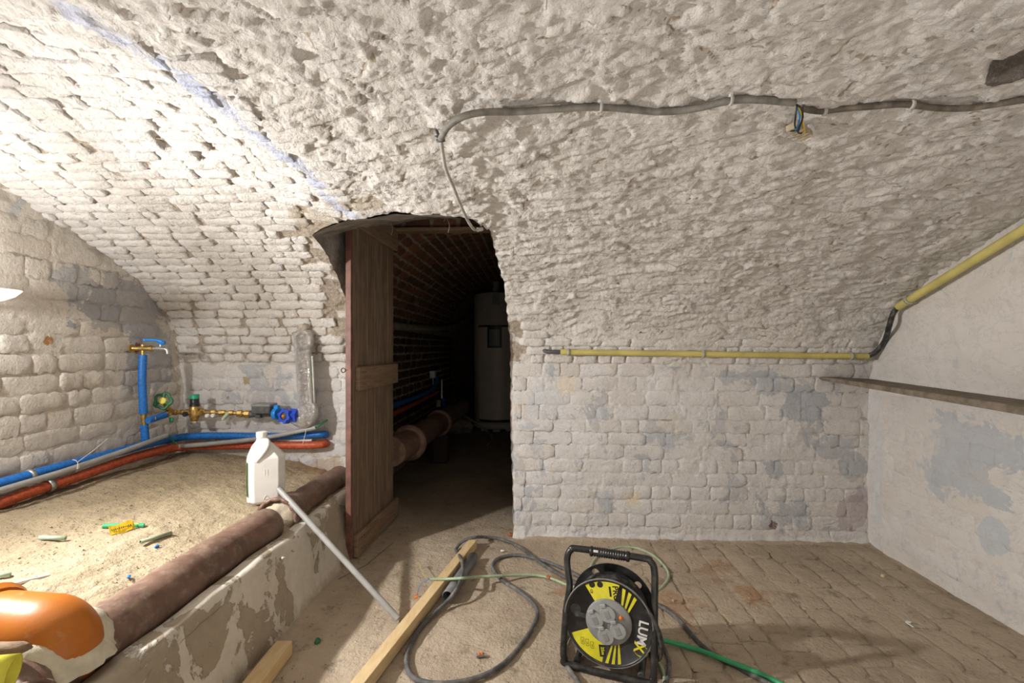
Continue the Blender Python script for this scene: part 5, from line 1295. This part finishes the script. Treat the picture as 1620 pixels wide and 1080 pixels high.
o = MB().tube([hc + Vector((-.02, -.1, zt)), hc + Vector((-.03, -.1, zt + .06)), hc + Vector((-.02, -.08, zt + .16))], [.05, .045, .05], 14); o.V = crinkle(o.V, .004); o.build('foil_duct', M_foil, t)
o = MB().tube([hc + Vector((.12, -.05, zt)), hc + Vector((.12, -.05, zt + .14))], .06, 14).build('black_duct', M_black, t)
# heavy drain with collars
t = thing('passage_drain', 'thick brown drain pipe with socket collars along the passage wall', 'pipe', (-.92, 3.5, .3))
MB().tube([(-.945, 3.06, .41), (-.92, 3.4, .405), (-.90, 4.5, .385), (-.90, 5.8, .37)], .098, 24).build('barrel', M_clay.m, t)
for y, r_ in ((3.42, .128), (4.40, .125)):
    MB().lathe([(.098, -.06), (r_ - .012, -.055), (r_, -.02), (r_, .03), (r_ - .014, .034), (.1, .03)], 26, frame((-.918 + (y - 3.4) * .015, y, .404 - (y - 3.4) * .016), (.01, -1, .01))).build('collar', M_clay.m, t)
MB().lathe([(.105, 0), (.132, .004), (.130, .022), (.105, .03)], 26, frame((-.916, 3.40, .405), (0, -1, 0))).build('sealing_ring', M_clay.m, t)
MB().box((-.9, 4.45, .14), (.16, .14, .30), None, .03).build('support', M_pd.m, t)
q0, q1 = onX(600, 512, PX0 + .05), onX(690, 519, PX0 + .05)
pts = spline([onX(560, 505, PX0 + .05), q0, onX(650, 518, PX0 + .05), q1, onX(715, 517, PX0 + .06), onY(737, 508, 7.3)], 6)
tag(MB().tube(pts, .036, 14).build('pale_pipe', simple('dull_green_pipe', (.27, .27, .20), .6, 0, .2, 10)), 'dull green-grey pipe running along the passage wall to the heater', 'pipe')
pts = spline([onX(600, 648, PX0 + .06), onX(640, 635, PX0 + .06), onX(665, 626, PX0 + .06), onX(682, 617, PX0 + .06), onX(688, 606, PX0 + .06), onX(691, 597, PX0 + .06)], 6)
tag(MB().tube(pts, .022, 10).build('passage_blue_pipe', M_blue), 'dark blue pipe rising to the junction box in the passage', 'pipe')
pts = spline([onX(600, 664, PX0 + .07), onX(640, 646, PX0 + .07), onX(665, 634, PX0 + .07), onX(692, 620, PX0 + .07)], 6)
tag(MB().tube(pts, .022, 10).build('passage_red_pipe', M_red), 'dull red pipe under the blue pipe in the passage', 'pipe')
q = onX(685, 592, PX0 + .05); t = thing('junction_box', 'small white square box on the passage wall above the pipes', 'box', q)
MB().box((0, 0, 0), (.06, .085, .085), Matrix.Translation(q), .006).build('housing', M_whp, t)
MB().tube([q + Vector((.02, .03, .03)), q + Vector((.05, .2, .03))], .006, 6).tube([q + Vector((0, 0, -.04)), q + Vector((0, 0, -.2))], .005, 6).build('lead', M_whp, t)
q = onX(699, 622, PX0 + .10); t = thing('passage_valve', 'small pale valve assembly hanging in the passage beside the white box', 'valve', q)
MB().tube([q + Vector((0, 0, .17)), q + Vector((0, 0, .05)), q + Vector((0, 0, -.06))], [.008, .012, .026], 10).build('stem', M_steel, t)
MB().tube([q + Vector((-.03, -.03, -.08)), q + Vector((-.035, -.03, -.16))], [.03, .026], 12).build('bulb', M_whp, t)
MB().tube([q + Vector((.02, 0, -.06)), q + Vector((.025, 0, -.18))], [.026, .03], 12).build('bottle', M_bdark, t)
for px, py, Y, r_, lab in ((724, 672, 6.1, .16, 'rough boulder left of the water heater foot'), (718, 648, 6.9, .18, 'rough stone behind the thick drain in the passage')):
    qq = onY(px, py, Y); mb = MB(); bm = bmesh.new(); bmesh.ops.create_icosphere(bm, subdivisions=3, radius=1)
    vv = []
    for v in bm.verts:
        n_ = float(fbm(np.array([v.co.x * 1.3 + px]), np.array([v.co.y * 1.3 + v.co.z * 1.7]), 3, 5)[0]); vv.append(Vector((v.co.x * r_ * 1.2, v.co.y * r_, v.co.z * r_ * .9)) * (1 + .25 * n_) + qq)
    bm.verts.index_update(); mb.add(vv, [[v.index for v in f.verts] for f in bm.faces], None, False); bm.free()
    tag(mb.build('rubble_stone', M_stone), lab, 'stone')
P_ = spline([onZ(718, 640, .3), onZ(740, 660, .22), onZ(756, 670, .12), onZ(772, 683, .02), onZ(779, 695, .008), onZ(771, 704, .008)], 6)
tag(MB().tube(P_, .009, 8).build('thin_cable', M_gclip), 'thin pale cable trailing on the floor before the heater', 'cable')
# cobwebs hanging over the doorway
wb_ = MB()
for px, y0, y1 in ((619, 350, 372), (709, 345, 368), (702, 343, 350)): wb_.tube(spline([onY(px - 2, y0, 2.6), onY(px + 2, (y0 + y1) / 2, 2.6), onY(px, y1, 2.6)], 4), .0018, 4)
o = wb_.build('cobweb', M_web); o['kind'] = 'stuff'; tag(o, 'cobweb threads hanging from the top of the doorway', 'cobweb')
